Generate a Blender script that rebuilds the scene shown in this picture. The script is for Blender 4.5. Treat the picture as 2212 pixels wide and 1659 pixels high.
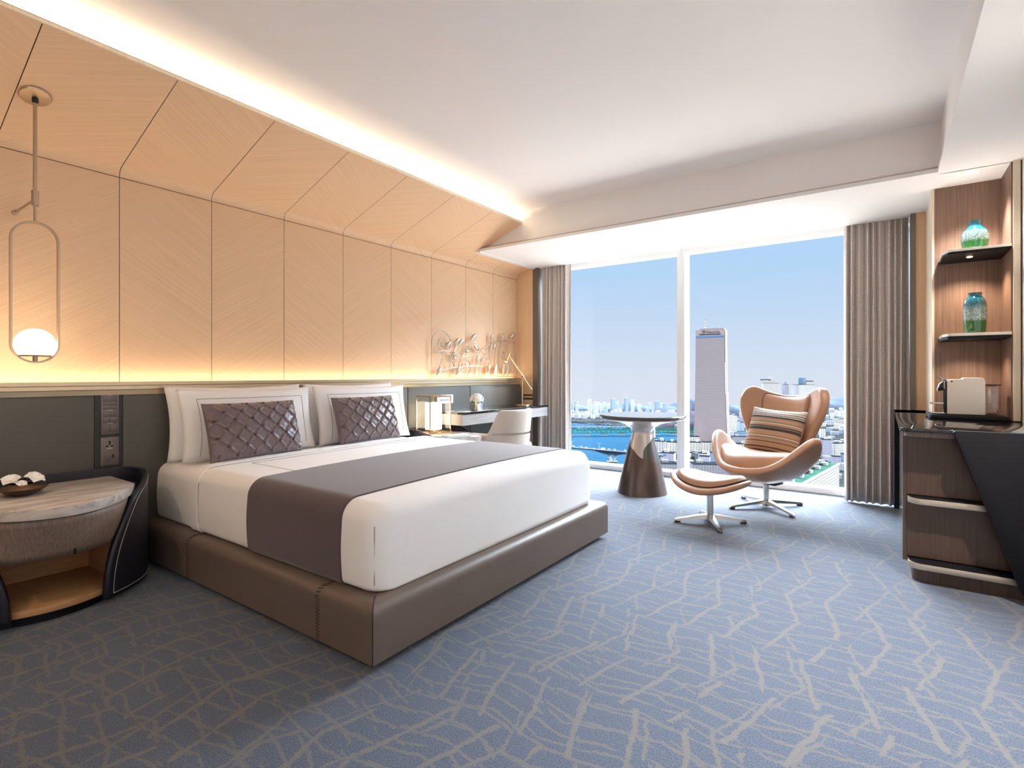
import bpy, bmesh, math, random
from mathutils import Vector, Matrix
random.seed(7)
PI = math.pi
SC = bpy.context.scene
COL = SC.collection
for _o in list(bpy.data.objects):
    bpy.data.objects.remove(_o)

# ------------------------------------------------------------------ camera
YAW = math.radians(35.189)
EYE = 1.10
cam_d = bpy.data.cameras.new('camera')
cam = bpy.data.objects.new('camera', cam_d)
COL.objects.link(cam)
cam.location = (0, 0, EYE)
cam.rotation_euler = (PI / 2, 0, YAW)
cam_d.sensor_width = 36.0
cam_d.lens = 36.0 * 1136.5 / 2212.0
cam_d.shift_y = -(829.5 - 809.6) / 2212.0
cam_d.clip_start = 0.02
cam_d.clip_end = 20000
SC.camera = cam

# ------------------------------------------------------------------ colour management
vs = SC.view_settings
SC.display_settings.display_device = 'sRGB'
vs.view_transform = 'Standard'
vs.look = 'None'
vs.gamma = 1.0
vs.use_curve_mapping = False
vs.exposure = 1.95
SC.cycles.use_denoising = True
SC.cycles.max_bounces = 10
SC.cycles.diffuse_bounces = 6
SC.cycles.transparent_max_bounces = 16
SC.cycles.sample_clamp_indirect = 8.0

# ------------------------------------------------------------------ node helpers
def nd(t, typ, ins=None, **props):
    n = t.nodes.new(typ)
    for k, v in props.items():
        setattr(n, k, v)
    for k, v in (ins or {}).items():
        s = n.inputs[k]
        if isinstance(v, bpy.types.NodeSocket):
            t.links.new(v, s)
        else:
            s.default_value = v
    return n

def mth(t, op, a, b=0.0, c=0.0):
    return nd(t, 'ShaderNodeMath', {0: a, 1: b, 2: c}, operation=op).outputs[0]

def mixc(t, f, a, b):
    n = nd(t, 'ShaderNodeMix', {0: f, 6: a, 7: b}, data_type='RGBA')
    return n.outputs[2]

def rgb(c):
    return (c[0], c[1], c[2], 1.0)

def s2l(*c):
    return tuple((x / 255 / 12.92) if x / 255 <= 0.04045 else ((x / 255 + 0.055) / 1.055) ** 2.4 for x in c)

# ------------------------------------------------------------------ world: pale clear sky, with glow added above and below view to light room
W = bpy.data.worlds.new('sky')
SC.world = W
W.use_nodes = True
t = W.node_tree
t.nodes.clear()
tc = nd(t, 'ShaderNodeTexCoord')
sep = nd(t, 'ShaderNodeSeparateXYZ', {0: tc.outputs['Generated']})
fz = nd(t, 'ShaderNodeMapRange', {0: sep.outputs[2], 1: -0.075, 2: 0.25, 3: 0.0, 4: 1.0}, interpolation_type='SMOOTHSTEP').outputs[0]
colv = mixc(t, fz, rgb(s2l(222, 228, 240)), rgb(s2l(178, 212, 246)))
hi = nd(t, 'ShaderNodeMapRange', {0: sep.outputs[2], 1: 0.25, 2: 0.37, 3: 0.0, 4: 1.0}, interpolation_type='SMOOTHSTEP').outputs[0]
hi = mth(t, 'MULTIPLY', hi, nd(t, 'ShaderNodeMapRange', {0: sep.outputs[2], 1: 0.60, 2: 0.85, 3: 1.0, 4: 0.0}, interpolation_type='SMOOTHSTEP').outputs[0])
north = nd(t, 'ShaderNodeMapRange', {0: sep.outputs[1], 1: 0.28, 2: 0.62, 3: 0.0, 4: 1.0}, interpolation_type='SMOOTHSTEP').outputs[0]
hi = mth(t, 'MULTIPLY', hi, north)
lo = nd(t, 'ShaderNodeMapRange', {0: sep.outputs[2], 1: -0.27, 2: -0.42, 3: 0.0, 4: 1.0}, interpolation_type='SMOOTHSTEP').outputs[0]
colv = mixc(t, hi, colv, rgb((0.80, 0.90, 1.0)))
colv = mixc(t, lo, colv, rgb((1.0, 0.97, 0.92)))
st = mth(t, 'MULTIPLY_ADD', hi, 14.5, 0.262)
st = mth(t, 'MULTIPLY_ADD', lo, 1.35, st)
bg = nd(t, 'ShaderNodeBackground', {0: colv, 1: st})
out = nd(t, 'ShaderNodeOutputWorld', {0: bg.outputs[0]})

# ------------------------------------------------------------------ lights
def light(name, typ, loc, power, color=(1, 1, 1), rot=(0, 0, 0), **kw):
    d = bpy.data.lights.new(name, typ)
    d.energy = power
    d.color = color
    for k, v in kw.items():
        setattr(d, k, v)
    o = bpy.data.objects.new(name, d)
    COL.objects.link(o)
    o.location = loc
    o.rotation_euler = rot
    return o

WARM = (1.0, 0.79, 0.56)
light('sun', 'SUN', (0, 0, 60), 0.79, (1.0, 0.93, 0.85), (math.radians(52), 0, math.radians(28)), angle=0.01)
_p = light('window_daylight_portal', 'AREA', (-1.62, 5.70, 1.24), 1.0, rot=(-PI / 2, 0, 0), shape='RECTANGLE', size=3.7, size_y=2.5)
_p.data.cycles.is_portal = True
# LED line in the ceiling cove, shining up; LED line behind the headboard rail, shining up
light('cove_led', 'AREA', (-3.04, 1.15, 2.605), 9.0, (1.0, 0.76, 0.50), (PI, 0, 0), shape='RECTANGLE', size=0.03, size_y=6.3)
light('headboard_led', 'AREA', (-3.655, 1.65, 1.045), 3.1, WARM, (PI, 0, 0), shape='RECTANGLE', size=0.02, size_y=7.2)
# unseen recessed fill lamps added to brighten the right side of the room
FILL_DOWN = [(0.49, 1.2), (0.49, -0.6), (0.49, 2.6)]

# ------------------------------------------------------------------ mesh helpers
def grow(bm, tmp):
    me = bpy.data.meshes.new('t')
    tmp.to_mesh(me)
    tmp.free()
    bm.from_mesh(me)
    bpy.data.meshes.remove(me)
    return bm

def box(bm, x0, x1, y0, y1, z0, z1, bev=0.0, seg=2, M=None):
    tmp = bmesh.new()
    bmesh.ops.create_cube(tmp, size=1.0)
    for v in tmp.verts:
        v.co = Vector(((x0 + x1) / 2 + v.co.x * (x1 - x0), (y0 + y1) / 2 + v.co.y * (y1 - y0), (z0 + z1) / 2 + v.co.z * (z1 - z0)))
    if bev > 0:
        bmesh.ops.bevel(tmp, geom=tmp.edges[:], offset=bev, segments=seg, profile=0.5, affect='EDGES')
    if M is not None:
        tmp.transform(M)
    return grow(bm, tmp)

def grid(bm, f, nu, nv, cu=False, cv=False, M=None, flip=False):
    vs_ = []
    for i in range(nu if cu else nu + 1):
        vs_.append([bm.verts.new(Vector(f(i / nu, j / nv))) for j in range(nv if cv else nv + 1)])
    for i in range(nu):
        for j in range(nv):
            a, b = vs_[i][j], vs_[(i + 1) % len(vs_)][j]
            c, d = vs_[(i + 1) % len(vs_)][(j + 1) % len(vs_[0])], vs_[i][(j + 1) % len(vs_[0])]
            q = [a, b, c, d]
            if flip:
                q.reverse()
            try:
                bm.faces.new(q)
            except ValueError:
                pass
    if M is not None:
        bmesh.ops.transform(bm, matrix=M, verts=[v for r in vs_ for v in r])
    return vs_

def tube(bm, pts, r, seg=8, closed=False):
    pts = [Vector(p) for p in pts]
    n = len(pts)
    rr = r if isinstance(r, (list, tuple)) else [r] * n
    rings = []
    up = None
    for i, p in enumerate(pts):
        a = pts[i - 1] if (i > 0 or closed) else p
        b = pts[(i + 1) % n] if (i < n - 1 or closed) else p
        tg = (b - a).normalized()
        if up is None:
            up = Vector((0, 0, 1)) if abs(tg.z) < 0.9 else Vector((1, 0, 0))
        s = tg.cross(up)
        if s.length < 1e-5:
            s = tg.cross(Vector((0.3, 0.9, 0.1)))
        s.normalize()
        up = s.cross(tg).normalized()
        rings.append([bm.verts.new(p + (s * math.cos(2 * PI * k / seg) + up * math.sin(2 * PI * k / seg)) * rr[i]) for k in range(seg)])
    m = n if closed else n - 1
    for i in range(m):
        A, B = rings[i], rings[(i + 1) % n]
        for k in range(seg):
            bm.faces.new([A[k], A[(k + 1) % seg], B[(k + 1) % seg], B[k]])
    if not closed:
        bm.faces.new(rings[0][::-1])
        bm.faces.new(rings[-1])
    return bm

def lathe(bm, prof, c=(0, 0, 0), seg=32, M=None):
    rings = []
    allv = []
    for r, z in prof:
        if r < 1e-6:
            v = bm.verts.new((c[0], c[1], c[2] + z))
            rings.append([v])
            allv.append(v)
        else:
            rg = [bm.verts.new((c[0] + r * math.cos(2 * PI * k / seg), c[1] + r * math.sin(2 * PI * k / seg), c[2] + z)) for k in range(seg)]
            rings.append(rg)
            allv += rg
    for A, B in zip(rings, rings[1:]):
        for k in range(seg):
            a0, a1 = A[k % len(A)], A[(k + 1) % len(A)]
            b0, b1 = B[k % len(B)], B[(k + 1) % len(B)]
            q = []
            for v in (a0, a1, b1, b0):
                if v not in q:
                    q.append(v)
            if len(q) > 2:
                bm.faces.new(q)
    if M is not None:
        bmesh.ops.transform(bm, matrix=M, verts=allv)
    return bm

def prism(bm, poly, axis, lo_, hi_, bev=0.0):
    """extrude a 2-D outline along an axis: x->(y,z), y->(x,z), z->(x,y)"""
    tmp = bmesh.new()
    def P(a, b, c):
        return {'x': (c, a, b), 'y': (a, c, b), 'z': (a, b, c)}[axis]
    A = [tmp.verts.new(P(a, b, lo_)) for a, b in poly]
    B = [tmp.verts.new(P(a, b, hi_)) for a, b in poly]
    n = len(poly)
    tmp.faces.new(A[::-1])
    tmp.faces.new(B)
    for i in range(n):
        tmp.faces.new([A[i], A[(i + 1) % n], B[(i + 1) % n], B[i]])
    bmesh.ops.recalc_face_normals(tmp, faces=tmp.faces[:])
    if bev > 0:
        bmesh.ops.bevel(tmp, geom=tmp.edges[:], offset=bev, segments=2, profile=0.5, affect='EDGES')
    return grow(bm, tmp)

def spline(pts, n=8, closed=False):
    pts = [Vector(p) for p in pts]
    res = []
    N = len(pts)
    for i in range(N if closed else N - 1):
        p0 = pts[i - 1] if (i > 0 or closed) else pts[0] * 2 - pts[1]
        p1, p2 = pts[i], pts[(i + 1) % N]
        p3 = pts[(i + 2) % N] if (i + 2 < N or closed) else pts[-1] * 2 - pts[-2]
        for k in range(n):
            s = k / n
            res.append(0.5 * ((2 * p1) + (p2 - p0) * s + (2 * p0 - 5 * p1 + 4 * p2 - p3) * s * s + (3 * p1 - p0 - 3 * p2 + p3) * s ** 3))
    if not closed:
        res.append(pts[-1])
    return res

def root(name, loc, label, cat, group=None, rz=0.0):
    o = bpy.data.objects.new(name, None)
    o.empty_display_size = 0.1
    COL.objects.link(o)
    o.location = loc
    o.rotation_euler = (0, 0, rz)
    tag(o, label, cat, group)
    return o

def tag(o, label, cat, group=None, kind=None):
    o['label'] = label
    o['category'] = cat
    if group:
        o['group'] = group
    if kind:
        o['kind'] = kind
    return o

def obj(name, bm, m, parent=None, smooth=True, ang=40, world=True, kind=None, label=None, mods=()):
    """one mesh object; with world=True the mesh was drawn in room coordinates and is shifted to its parent"""
    off = Vector((0, 0, 0))
    if parent is not None and world:
        p = parent
        while p is not None:
            off += Vector(p.location)
            p = p.parent
    me = bpy.data.meshes.new(name)
    bmesh.ops.recalc_face_normals(bm, faces=bm.faces[:])
    base = Vector((0, 0, 0))
    if parent is None and world and len(bm.verts):
        xs = [v.co for v in bm.verts]
        base = Vector(((min(c.x for c in xs) + max(c.x for c in xs)) / 2, (min(c.y for c in xs) + max(c.y for c in xs)) / 2, min(c.z for c in xs)))
        off = base
    if off.length > 0:
        for v in bm.verts:
            v.co -= off
    bm.to_mesh(me)
    bm.free()
    ms = m if isinstance(m, (list, tuple)) else [m]
    for q in ms:
        me.materials.append(q)
    if smooth:
        for p in me.polygons:
            p.use_smooth = True
        if ang < 180:
            me.set_sharp_from_angle(angle=math.radians(ang))
    o = bpy.data.objects.new(name, me)
    COL.objects.link(o)
    if parent is not None:
        o.parent = parent
    else:
        o.location = base
    if kind:
        o['kind'] = kind
    if label:
        o['label'] = label
    for typ, kw in mods:
        md = o.modifiers.new(typ.lower(), typ)
        for k, v in kw.items():
            setattr(md, k, v)
    return o

def struct(name, bm, m, smooth=False, **kw):
    return obj(name, bm, m, kind='structure', smooth=smooth, **kw)

def B(*a, **k):
    return box(bmesh.new(), *a, **k)

# ------------------------------------------------------------------ materials
def mat(name, col, rough=0.5, metal=0.0, spec=0.5, var=0.06, nscale=12.0, bump=0.0, bscale=200.0, coat=0.0, sheen=0.0, emit=None, es=0.0, aniso=None):
    m = bpy.data.materials.new(name)
    m.use_nodes = True
    t = m.node_tree
    b = t.nodes['Principled BSDF']
    tcn = nd(t, 'ShaderNodeTexCoord')
    vec = tcn.outputs['Object']
    if aniso:
        vec = nd(t, 'ShaderNodeMapping', {'Vector': vec, 'Scale': aniso}).outputs[0]
    nz = nd(t, 'ShaderNodeTexNoise', {'Vector': vec, 'Scale': nscale, 'Detail': 4.0})
    dark = rgb([c * (1 - var) for c in col])
    lite = rgb([min(1, c * (1 + var)) for c in col])
    t.links.new(mixc(t, nz.outputs[0], dark, lite), b.inputs['Base Color'])
    b.inputs['Roughness'].default_value = rough
    b.inputs['Metallic'].default_value = metal
    b.inputs['Specular IOR Level'].default_value = spec
    b.inputs['Coat Weight'].default_value = coat
    b.inputs['Coat Roughness'].default_value = 0.08
    b.inputs['Sheen Weight'].default_value = sheen
    if emit:
        b.inputs['Emission Color'].default_value = rgb(emit)
        b.inputs['Emission Strength'].default_value = es
    if bump > 0:
        nb = nd(t, 'ShaderNodeTexNoise', {'Vector': vec, 'Scale': bscale, 'Detail': 3.0})
        bp = nd(t, 'ShaderNodeBump', {'Strength': bump, 'Distance': 0.002, 'Height': nb.outputs[0]})
        t.links.new(bp.outputs[0], b.inputs['Normal'])
    return m

def veneer(name, c1, c2, rough=0.5, coord='UV', scale=(3.0, 170.0, 1.0), coat=0.0, bump=0.08, contrast=1.0):
    """fine straight-grained veneer; grain runs along the first coordinate"""
    m = bpy.data.materials.new(name)
    m.use_nodes = True
    t = m.node_tree
    b = t.nodes['Principled BSDF']
    tcn = nd(t, 'ShaderNodeTexCoord')
    mp = nd(t, 'ShaderNodeMapping', {'Vector': tcn.outputs[coord], 'Scale': scale})
    n1 = nd(t, 'ShaderNodeTexNoise', {'Vector': mp.outputs[0], 'Scale': 1.0, 'Detail': 3.0, 'Roughness': 0.65})
    mp2 = nd(t, 'ShaderNodeMapping', {'Vector': tcn.outputs[coord], 'Scale': tuple(s * 0.13 for s in scale)})
    n2 = nd(t, 'ShaderNodeTexNoise', {'Vector': mp2.outputs[0], 'Scale': 1.0, 'Detail': 2.0})
    f = nd(t, 'ShaderNodeMapRange', {0: n1.outputs[0], 1: 0.33, 2: 0.67, 3: 0.0, 4: contrast}).outputs[0]
    f = mth(t, 'ADD', mth(t, 'MULTIPLY', f, 0.75), mth(t, 'MULTIPLY', n2.outputs[0], 0.25))
    t.links.new(mixc(t, f, rgb(c1), rgb(c2)), b.inputs['Base Color'])
    b.inputs['Roughness'].default_value = rough
    b.inputs['Coat Weight'].default_value = coat
    bp = nd(t, 'ShaderNodeBump', {'Strength': bump, 'Distance': 0.001, 'Height': n1.outputs[0]})
    t.links.new(bp.outputs[0], b.inputs['Normal'])
    return m

def carpet():
    m = bpy.data.materials.new('carpet')
    m.use_nodes = True
    t = m.node_tree
    b = t.nodes['Principled BSDF']
    pos = nd(t, 'ShaderNodeNewGeometry').outputs['Position']
    na = nd(t, 'ShaderNodeTexNoise', {'Vector': pos, 'Scale': 7.0, 'Detail': 3.0})
    nb = nd(t, 'ShaderNodeTexNoise', {'Vector': pos, 'Scale': 60.0, 'Detail': 2.0})
    w = nd(t, 'ShaderNodeVectorMath', {0: na.outputs['Color'], 1: (0.5, 0.5, 0.5)}, operation='SUBTRACT').outputs[0]
    w = nd(t, 'ShaderNodeVectorMath', {0: w, 'Scale': 0.055}, operation='SCALE').outputs[0]
    w2 = nd(t, 'ShaderNodeVectorMath', {0: nb.outputs['Color'], 1: (0.5, 0.5, 0.5)}, operation='SUBTRACT').outputs[0]
    w2 = nd(t, 'ShaderNodeVectorMath', {0: w2, 'Scale': 0.018}, operation='SCALE').outputs[0]
    p = nd(t, 'ShaderNodeVectorMath', {0: pos, 1: w}, operation='ADD').outputs[0]
    p = nd(t, 'ShaderNodeVectorMath', {0: p, 1: w2}, operation='ADD').outputs[0]
    s = nd(t, 'ShaderNodeSeparateXYZ', {0: p})
    X, Y = s.outputs[0], s.outputs[1]
    def lines(a, bb, pitch, zig, per, row, half, thr, nscale, seed):
        # broken zigzag strokes running along bb
        rowi = mth(t, 'FLOOR', mth(t, 'DIVIDE', mth(t, 'ADD', bb, seed), row))
        rnd = nd(t, 'ShaderNodeTexWhiteNoise', {'W': rowi}, noise_dimensions='1D').outputs[0]
        pp = mth(t, 'PINGPONG', mth(t, 'DIVIDE', bb, per), 1.0)
        q = mth(t, 'DIVIDE', mth(t, 'ADD', a, mth(t, 'MULTIPLY', pp, zig)), pitch)
        q = mth(t, 'ADD', q, mth(t, 'MULTIPLY', rnd, 0.62))
        d = mth(t, 'ABSOLUTE', mth(t, 'SUBTRACT', mth(t, 'FRACT', q), 0.5))
        nm = nd(t, 'ShaderNodeTexNoise', {'Vector': pos, 'Scale': nscale, 'Detail': 2.0}).outputs[0]
        hw = nd(t, 'ShaderNodeMapRange', {0: nm, 1: thr, 2: thr + 0.16, 3: 0.0, 4: half}).outputs[0]
        k = mth(t, 'SUBTRACT', hw, d)
        return nd(t, 'ShaderNodeMapRange', {0: k, 1: -0.004, 2: 0.022, 3: 0.0, 4: 1.0}).outputs[0]
    A = lines(X, Y, 0.165, 0.085, 0.33, 0.33, 0.066, 0.30, 4.6, 0.0)
    C = lines(X, Y, 0.22, -0.15, 0.42, 0.46, 0.042, 0.36, 5.5, 3.17)
    D = lines(Y, X, 0.088, 0.045, 0.27, 0.31, 0.082, 0.30, 7.5, 0.0)
    E_ = lines(Y, X, 0.118, -0.06, 0.21, 0.39, 0.062, 0.33, 8.5, 1.3)
    f = mth(t, 'MAXIMUM', mth(t, 'MAXIMUM', A, mth(t, 'MULTIPLY', C, 0.9)), mth(t, 'MULTIPLY', mth(t, 'MAXIMUM', D, E_), 0.78))
    spk = nd(t, 'ShaderNodeTexNoise', {'Vector': pos, 'Scale': 210.0, 'Detail': 3.0}).outputs[0]
    lg = nd(t, 'ShaderNodeTexNoise', {'Vector': pos, 'Scale': 2.5, 'Detail': 2.0}).outputs[0]
    blue = mixc(t, nd(t, 'ShaderNodeMapRange', {0: spk, 1: 0.40, 2: 0.60}).outputs[0], rgb(CARPET_D), rgb(CARPET_L))
    blue = mixc(t, mth(t, 'MULTIPLY', lg, 0.25), blue, rgb(CARPET_L))
    beige = mixc(t, spk, rgb([c * 0.8 for c in CARPET_B]), rgb([c * 1.15 for c in CARPET_B]))
    t.links.new(mixc(t, mth(t, 'MULTIPLY', f, 0.85), blue, beige), b.inputs['Base Color'])
    b.inputs['Roughness'].default_value = 0.95
    b.inputs['Specular IOR Level'].default_value = 0.15
    b.inputs['Sheen Weight'].default_value = 0.25
    bp = nd(t, 'ShaderNodeBump', {'Strength': 0.5, 'Distance': 0.004, 'Height': spk})
    t.links.new(bp.outputs[0], b.inputs['Normal'])
    return m

CARPET_D = (0.03648, 0.05016, 0.08208)
CARPET_L = (0.07828, 0.1034, 0.1505)
CARPET_B = (0.134, 0.1277, 0.1229)

def glass(name, tint=(1, 1, 1), refl=0.06, rough=0.0):
    m = bpy.data.materials.new(name)
    m.use_nodes = True
    t = m.node_tree
    t.nodes.clear()
    o = nd(t, 'ShaderNodeOutputMaterial')
    tr = nd(t, 'ShaderNodeBsdfTransparent', {0: rgb(tint)})
    gl = nd(t, 'ShaderNodeBsdfGlossy', {0: (1, 1, 1, 1), 'Roughness': rough})
    fr = nd(t, 'ShaderNodeLayerWeight', {0: 0.5})
    f = mth(t, 'MULTIPLY_ADD', mth(t, 'POWER', fr.outputs['Facing'], 5.0), 0.35, refl)
    mx = nd(t, 'ShaderNodeMixShader', {0: f, 1: tr.outputs[0], 2: gl.outputs[0]})
    t.links.new(mx.outputs[0], o.inputs[0])
    return m

def emis(name, col, s):
    m = bpy.data.materials.new(name)
    m.use_nodes = True
    t = m.node_tree
    t.nodes.clear()
    o = nd(t, 'ShaderNodeOutputMaterial')
    n = nd(t, 'ShaderNodeTexNoise', {'Scale': 3.0})
    e = nd(t, 'ShaderNodeEmission', {0: mixc(t, n.outputs[0], rgb(col), rgb([c * 0.97 for c in col])), 1: s})
    t.links.new(e.outputs[0], o.inputs[0])
    return m

def facade(name, wall, win, sx=3.2, sz=3.0, fx=(0.2, 0.75), fz_=(0.25, 0.75), rough=0.6, mixw=1.0):
    """wall with a regular grid of windows, by object coordinates"""
    m = bpy.data.materials.new(name)
    m.use_nodes = True
    t = m.node_tree
    b = t.nodes['Principled BSDF']
    tcn = nd(t, 'ShaderNodeTexCoord')
    s = nd(t, 'ShaderNodeSeparateXYZ', {0: tcn.outputs['Object']})
    nrm = nd(t, 'ShaderNodeSeparateXYZ', {0: tcn.outputs['Normal']})
    ax = mth(t, 'GREATER_THAN', mth(t, 'ABSOLUTE', nrm.outputs[0]), 0.6)
    top = mth(t, 'GREATER_THAN', mth(t, 'ABSOLUTE', nrm.outputs[2]), 0.6)
    h = mth(t, 'ADD', mth(t, 'MULTIPLY', ax, s.outputs[1]), mth(t, 'MULTIPLY', mth(t, 'SUBTRACT', 1.0, ax), s.outputs[0]))
    def band(v, pitch, lo_, hi_):
        fr = mth(t, 'FRACT', mth(t, 'DIVIDE', v, pitch))
        return mth(t, 'MULTIPLY', mth(t, 'GREATER_THAN', fr, lo_), mth(t, 'LESS_THAN', fr, hi_))
    f = mth(t, 'MULTIPLY', band(h, sx, *fx), band(s.outputs[2], sz, *fz_))
    f = mth(t, 'MULTIPLY', f, mth(t, 'SUBTRACT', 1.0, top))
    nz = nd(t, 'ShaderNodeTexNoise', {'Vector': tcn.outputs['Object'], 'Scale': 0.35, 'Detail': 2.0}).outputs[0]
    f = mth(t, 'MULTIPLY', f, mth(t, 'MULTIPLY_ADD', nz, 0.8, 0.4))
    f = mth(t, 'MULTIPLY', f, mixw)
    t.links.new(mixc(t, f, rgb(wall), rgb(win)), b.inputs['Base Color'])
    b.inputs['Roughness'].default_value = rough
    b.inputs['Specular IOR Level'].default_value = 0.0
    return m

M = {}
M["carpet"] = carpet()
M['ceiling'] = mat('ceiling_paint', (0.88, 0.855, 0.84), 0.9, spec=0.2, var=0.015, nscale=2.0, bump=0.02, bscale=90)
M['soffit'] = mat('soffit_paint', (0.82, 0.80, 0.785), 0.9, spec=0.2, var=0.01, nscale=2.0)
M['white'] = mat('white_paint', (0.83, 0.83, 0.82), 0.5, var=0.01)
M['frame_white'] = mat('white_frame', (0.80, 0.82, 0.83), 0.35, var=0.02)
M['wall'] = mat('plain_wall', (0.78, 0.76, 0.73), 0.9, var=0.02)
M['panel'] = veneer('oak_panel', (0.72, 0.475, 0.285), (0.86, 0.60, 0.38), 0.5, scale=(1.1, 210.0, 1.0))
M['groove'] = mat('dark_groove', (0.10, 0.06, 0.035), 0.8)
M['orange_wood'] = veneer('amber_wood', (0.64, 0.42, 0.245), (0.78, 0.545, 0.34), 0.45, 'Object', (110.0, 110.0, 2.0))
M['light_wood'] = veneer('pale_wood', (0.66, 0.56, 0.43), (0.78, 0.68, 0.53), 0.4, 'Object', (90.0, 90.0, 2.0))
M['niche'] = veneer('niche_veneer', (0.145, 0.083, 0.058), (0.275, 0.165, 0.118), 0.5, 'Object', (130.0, 130.0, 2.2), contrast=1.0)
M['dark_wood'] = veneer('walnut_front', (0.05525, 0.0306, 0.01955), (0.09775, 0.0544, 0.03485), 0.4, 'Object', (120.0, 120.0, 3.0), coat=0.1)
M['drawer_wood'] = veneer('grey_oak', (0.15, 0.105, 0.08), (0.27, 0.195, 0.15), 0.5, 'Object', (150.0, 150.0, 3.0))
M['cubby'] = veneer('cubby_wood', (0.42, 0.22, 0.09), (0.55, 0.31, 0.14), 0.45, 'Object', (60.0, 6.0, 60.0))
M['desk_wood'] = veneer('desk_apron', (0.204, 0.187, 0.1785), (0.34, 0.3145, 0.306), 0.45, 'Object', (90.0, 4.0, 140.0))
M['brass_rail'] = mat('brushed_brass', (0.62, 0.50, 0.34), 0.32, 0.9, var=0.05, nscale=6, aniso=(40, 1, 40))
M['bronze'] = mat('satin_bronze', (0.50, 0.38, 0.27), 0.33, 0.9, var=0.03)
M['gold'] = mat('polished_brass', (0.83, 0.62, 0.36), 0.2, 1.0, var=0.02)
M['chrome'] = mat('brushed_steel', (0.62, 0.60, 0.58), 0.22, 1.0, var=0.03)
M['champagne'] = mat('champagne_metal', (0.60, 0.51, 0.41), 0.35, 0.8, var=0.03)
M['headboard'] = mat('grey_green_leather', (0.08096, 0.07568, 0.06424), 0.42, spec=0.45, var=0.06, nscale=5, bump=0.12, bscale=420)
M['inset'] = mat('dark_inset', (0.022, 0.024, 0.024), 0.45)
M['plate'] = mat('taupe_plate', (0.16, 0.135, 0.125), 0.38, metal=0.3)
M['plate_key'] = mat('taupe_key', (0.135, 0.115, 0.108), 0.32, metal=0.3)
M['black'] = mat('matt_black', (0.005, 0.005, 0.007), 0.5, spec=0.25, var=0.1)
M['gloss_black'] = mat('black_stone', (0.012, 0.011, 0.011), 0.06, spec=0.6, var=0.1)
M['plastic_black'] = mat('black_plastic', (0.015, 0.015, 0.016), 0.3)
M['linen'] = mat('white_linen', (0.85, 0.84, 0.835), 0.85, spec=0.2, var=0.012, nscale=5, bump=0.05, bscale=700, sheen=0.1)
M['linen_line'] = mat('grey_piping', (0.30, 0.27, 0.26), 0.8)
M['runner'] = mat('plum_cloth', (0.088, 0.060, 0.066), 0.75, spec=0.25, var=0.06, nscale=20, bump=0.15, bscale=900, sheen=0.35, aniso=(1, 6, 1))
M['satin'] = mat('mauve_satin', (0.1485, 0.1035, 0.108), 0.33, spec=0.6, var=0.05, nscale=30, sheen=0.3)
M['bed_leather'] = mat('brown_leather', (0.135, 0.10, 0.08), 0.42, spec=0.45, var=0.06, nscale=6, bump=0.12, bscale=500)
M['thread'] = mat('dark_thread', (0.015, 0.012, 0.011), 0.7)
M['white_thread'] = mat('pale_thread', (0.55, 0.55, 0.58), 0.7)
M['navy'] = mat('navy_leather', (0.013, 0.013, 0.022), 0.36, spec=0.5, var=0.1, bump=0.08, bscale=500)
M['tan'] = mat('tan_leather', (0.4224, 0.2332, 0.1408), 0.4, spec=0.4, var=0.05, nscale=7, bump=0.08, bscale=420)
M['cream'] = mat('cream_leather', (0.504, 0.423, 0.351), 0.45, var=0.03, bump=0.06, bscale=420)
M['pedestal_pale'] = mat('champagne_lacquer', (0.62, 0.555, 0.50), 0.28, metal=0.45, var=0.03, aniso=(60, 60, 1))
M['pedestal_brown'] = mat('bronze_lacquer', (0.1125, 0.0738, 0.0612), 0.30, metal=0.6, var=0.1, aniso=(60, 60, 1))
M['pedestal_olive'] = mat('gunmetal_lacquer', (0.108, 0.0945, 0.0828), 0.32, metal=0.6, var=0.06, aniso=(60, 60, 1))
M['table_glass'] = mat('grey_lacquer_top', (0.10, 0.088, 0.085), 0.12, spec=0.25, var=0.02)
M['petal'] = mat('white_petal', (0.82, 0.81, 0.77), 0.7, var=0.04, nscale=40)
M['leaf'] = mat('green_leaf', (0.12, 0.22, 0.04), 0.5, var=0.3)
M['bowl'] = mat('copper_bowl', (0.10, 0.058, 0.036), 0.42, metal=0.55, var=0.1)
M['outlet'] = mat('white_outlet', (0.75, 0.76, 0.79), 0.3)
M['slab'] = mat('grey_slab', (0.52, 0.52, 0.48), 0.4)
M['window_glass'] = glass('window_glass', (0.985, 0.995, 1.0), 0.004)
M['clear_glass'] = glass('clear_glass', (0.98, 0.985, 0.98), 0.03)
M['smoke_plastic'] = glass('clear_plastic', (0.80, 0.76, 0.72), 0.10, 0.05)
M['shade'] = emis('lit_shade', (1.0, 0.80, 0.55), 2.6)
M['globe'] = emis('lit_globe', (1.0, 0.80, 0.56), 2.4)
M['bulb'] = emis('lit_bulb', (1.0, 0.82, 0.58), 12.0)
M['downlight'] = emis('lit_downlight', (1.0, 0.95, 0.88), 4.0)
M['cream_plastic'] = mat('cream_plastic', (0.86, 0.78, 0.68), 0.25, var=0.01, coat=0.3)

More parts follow.
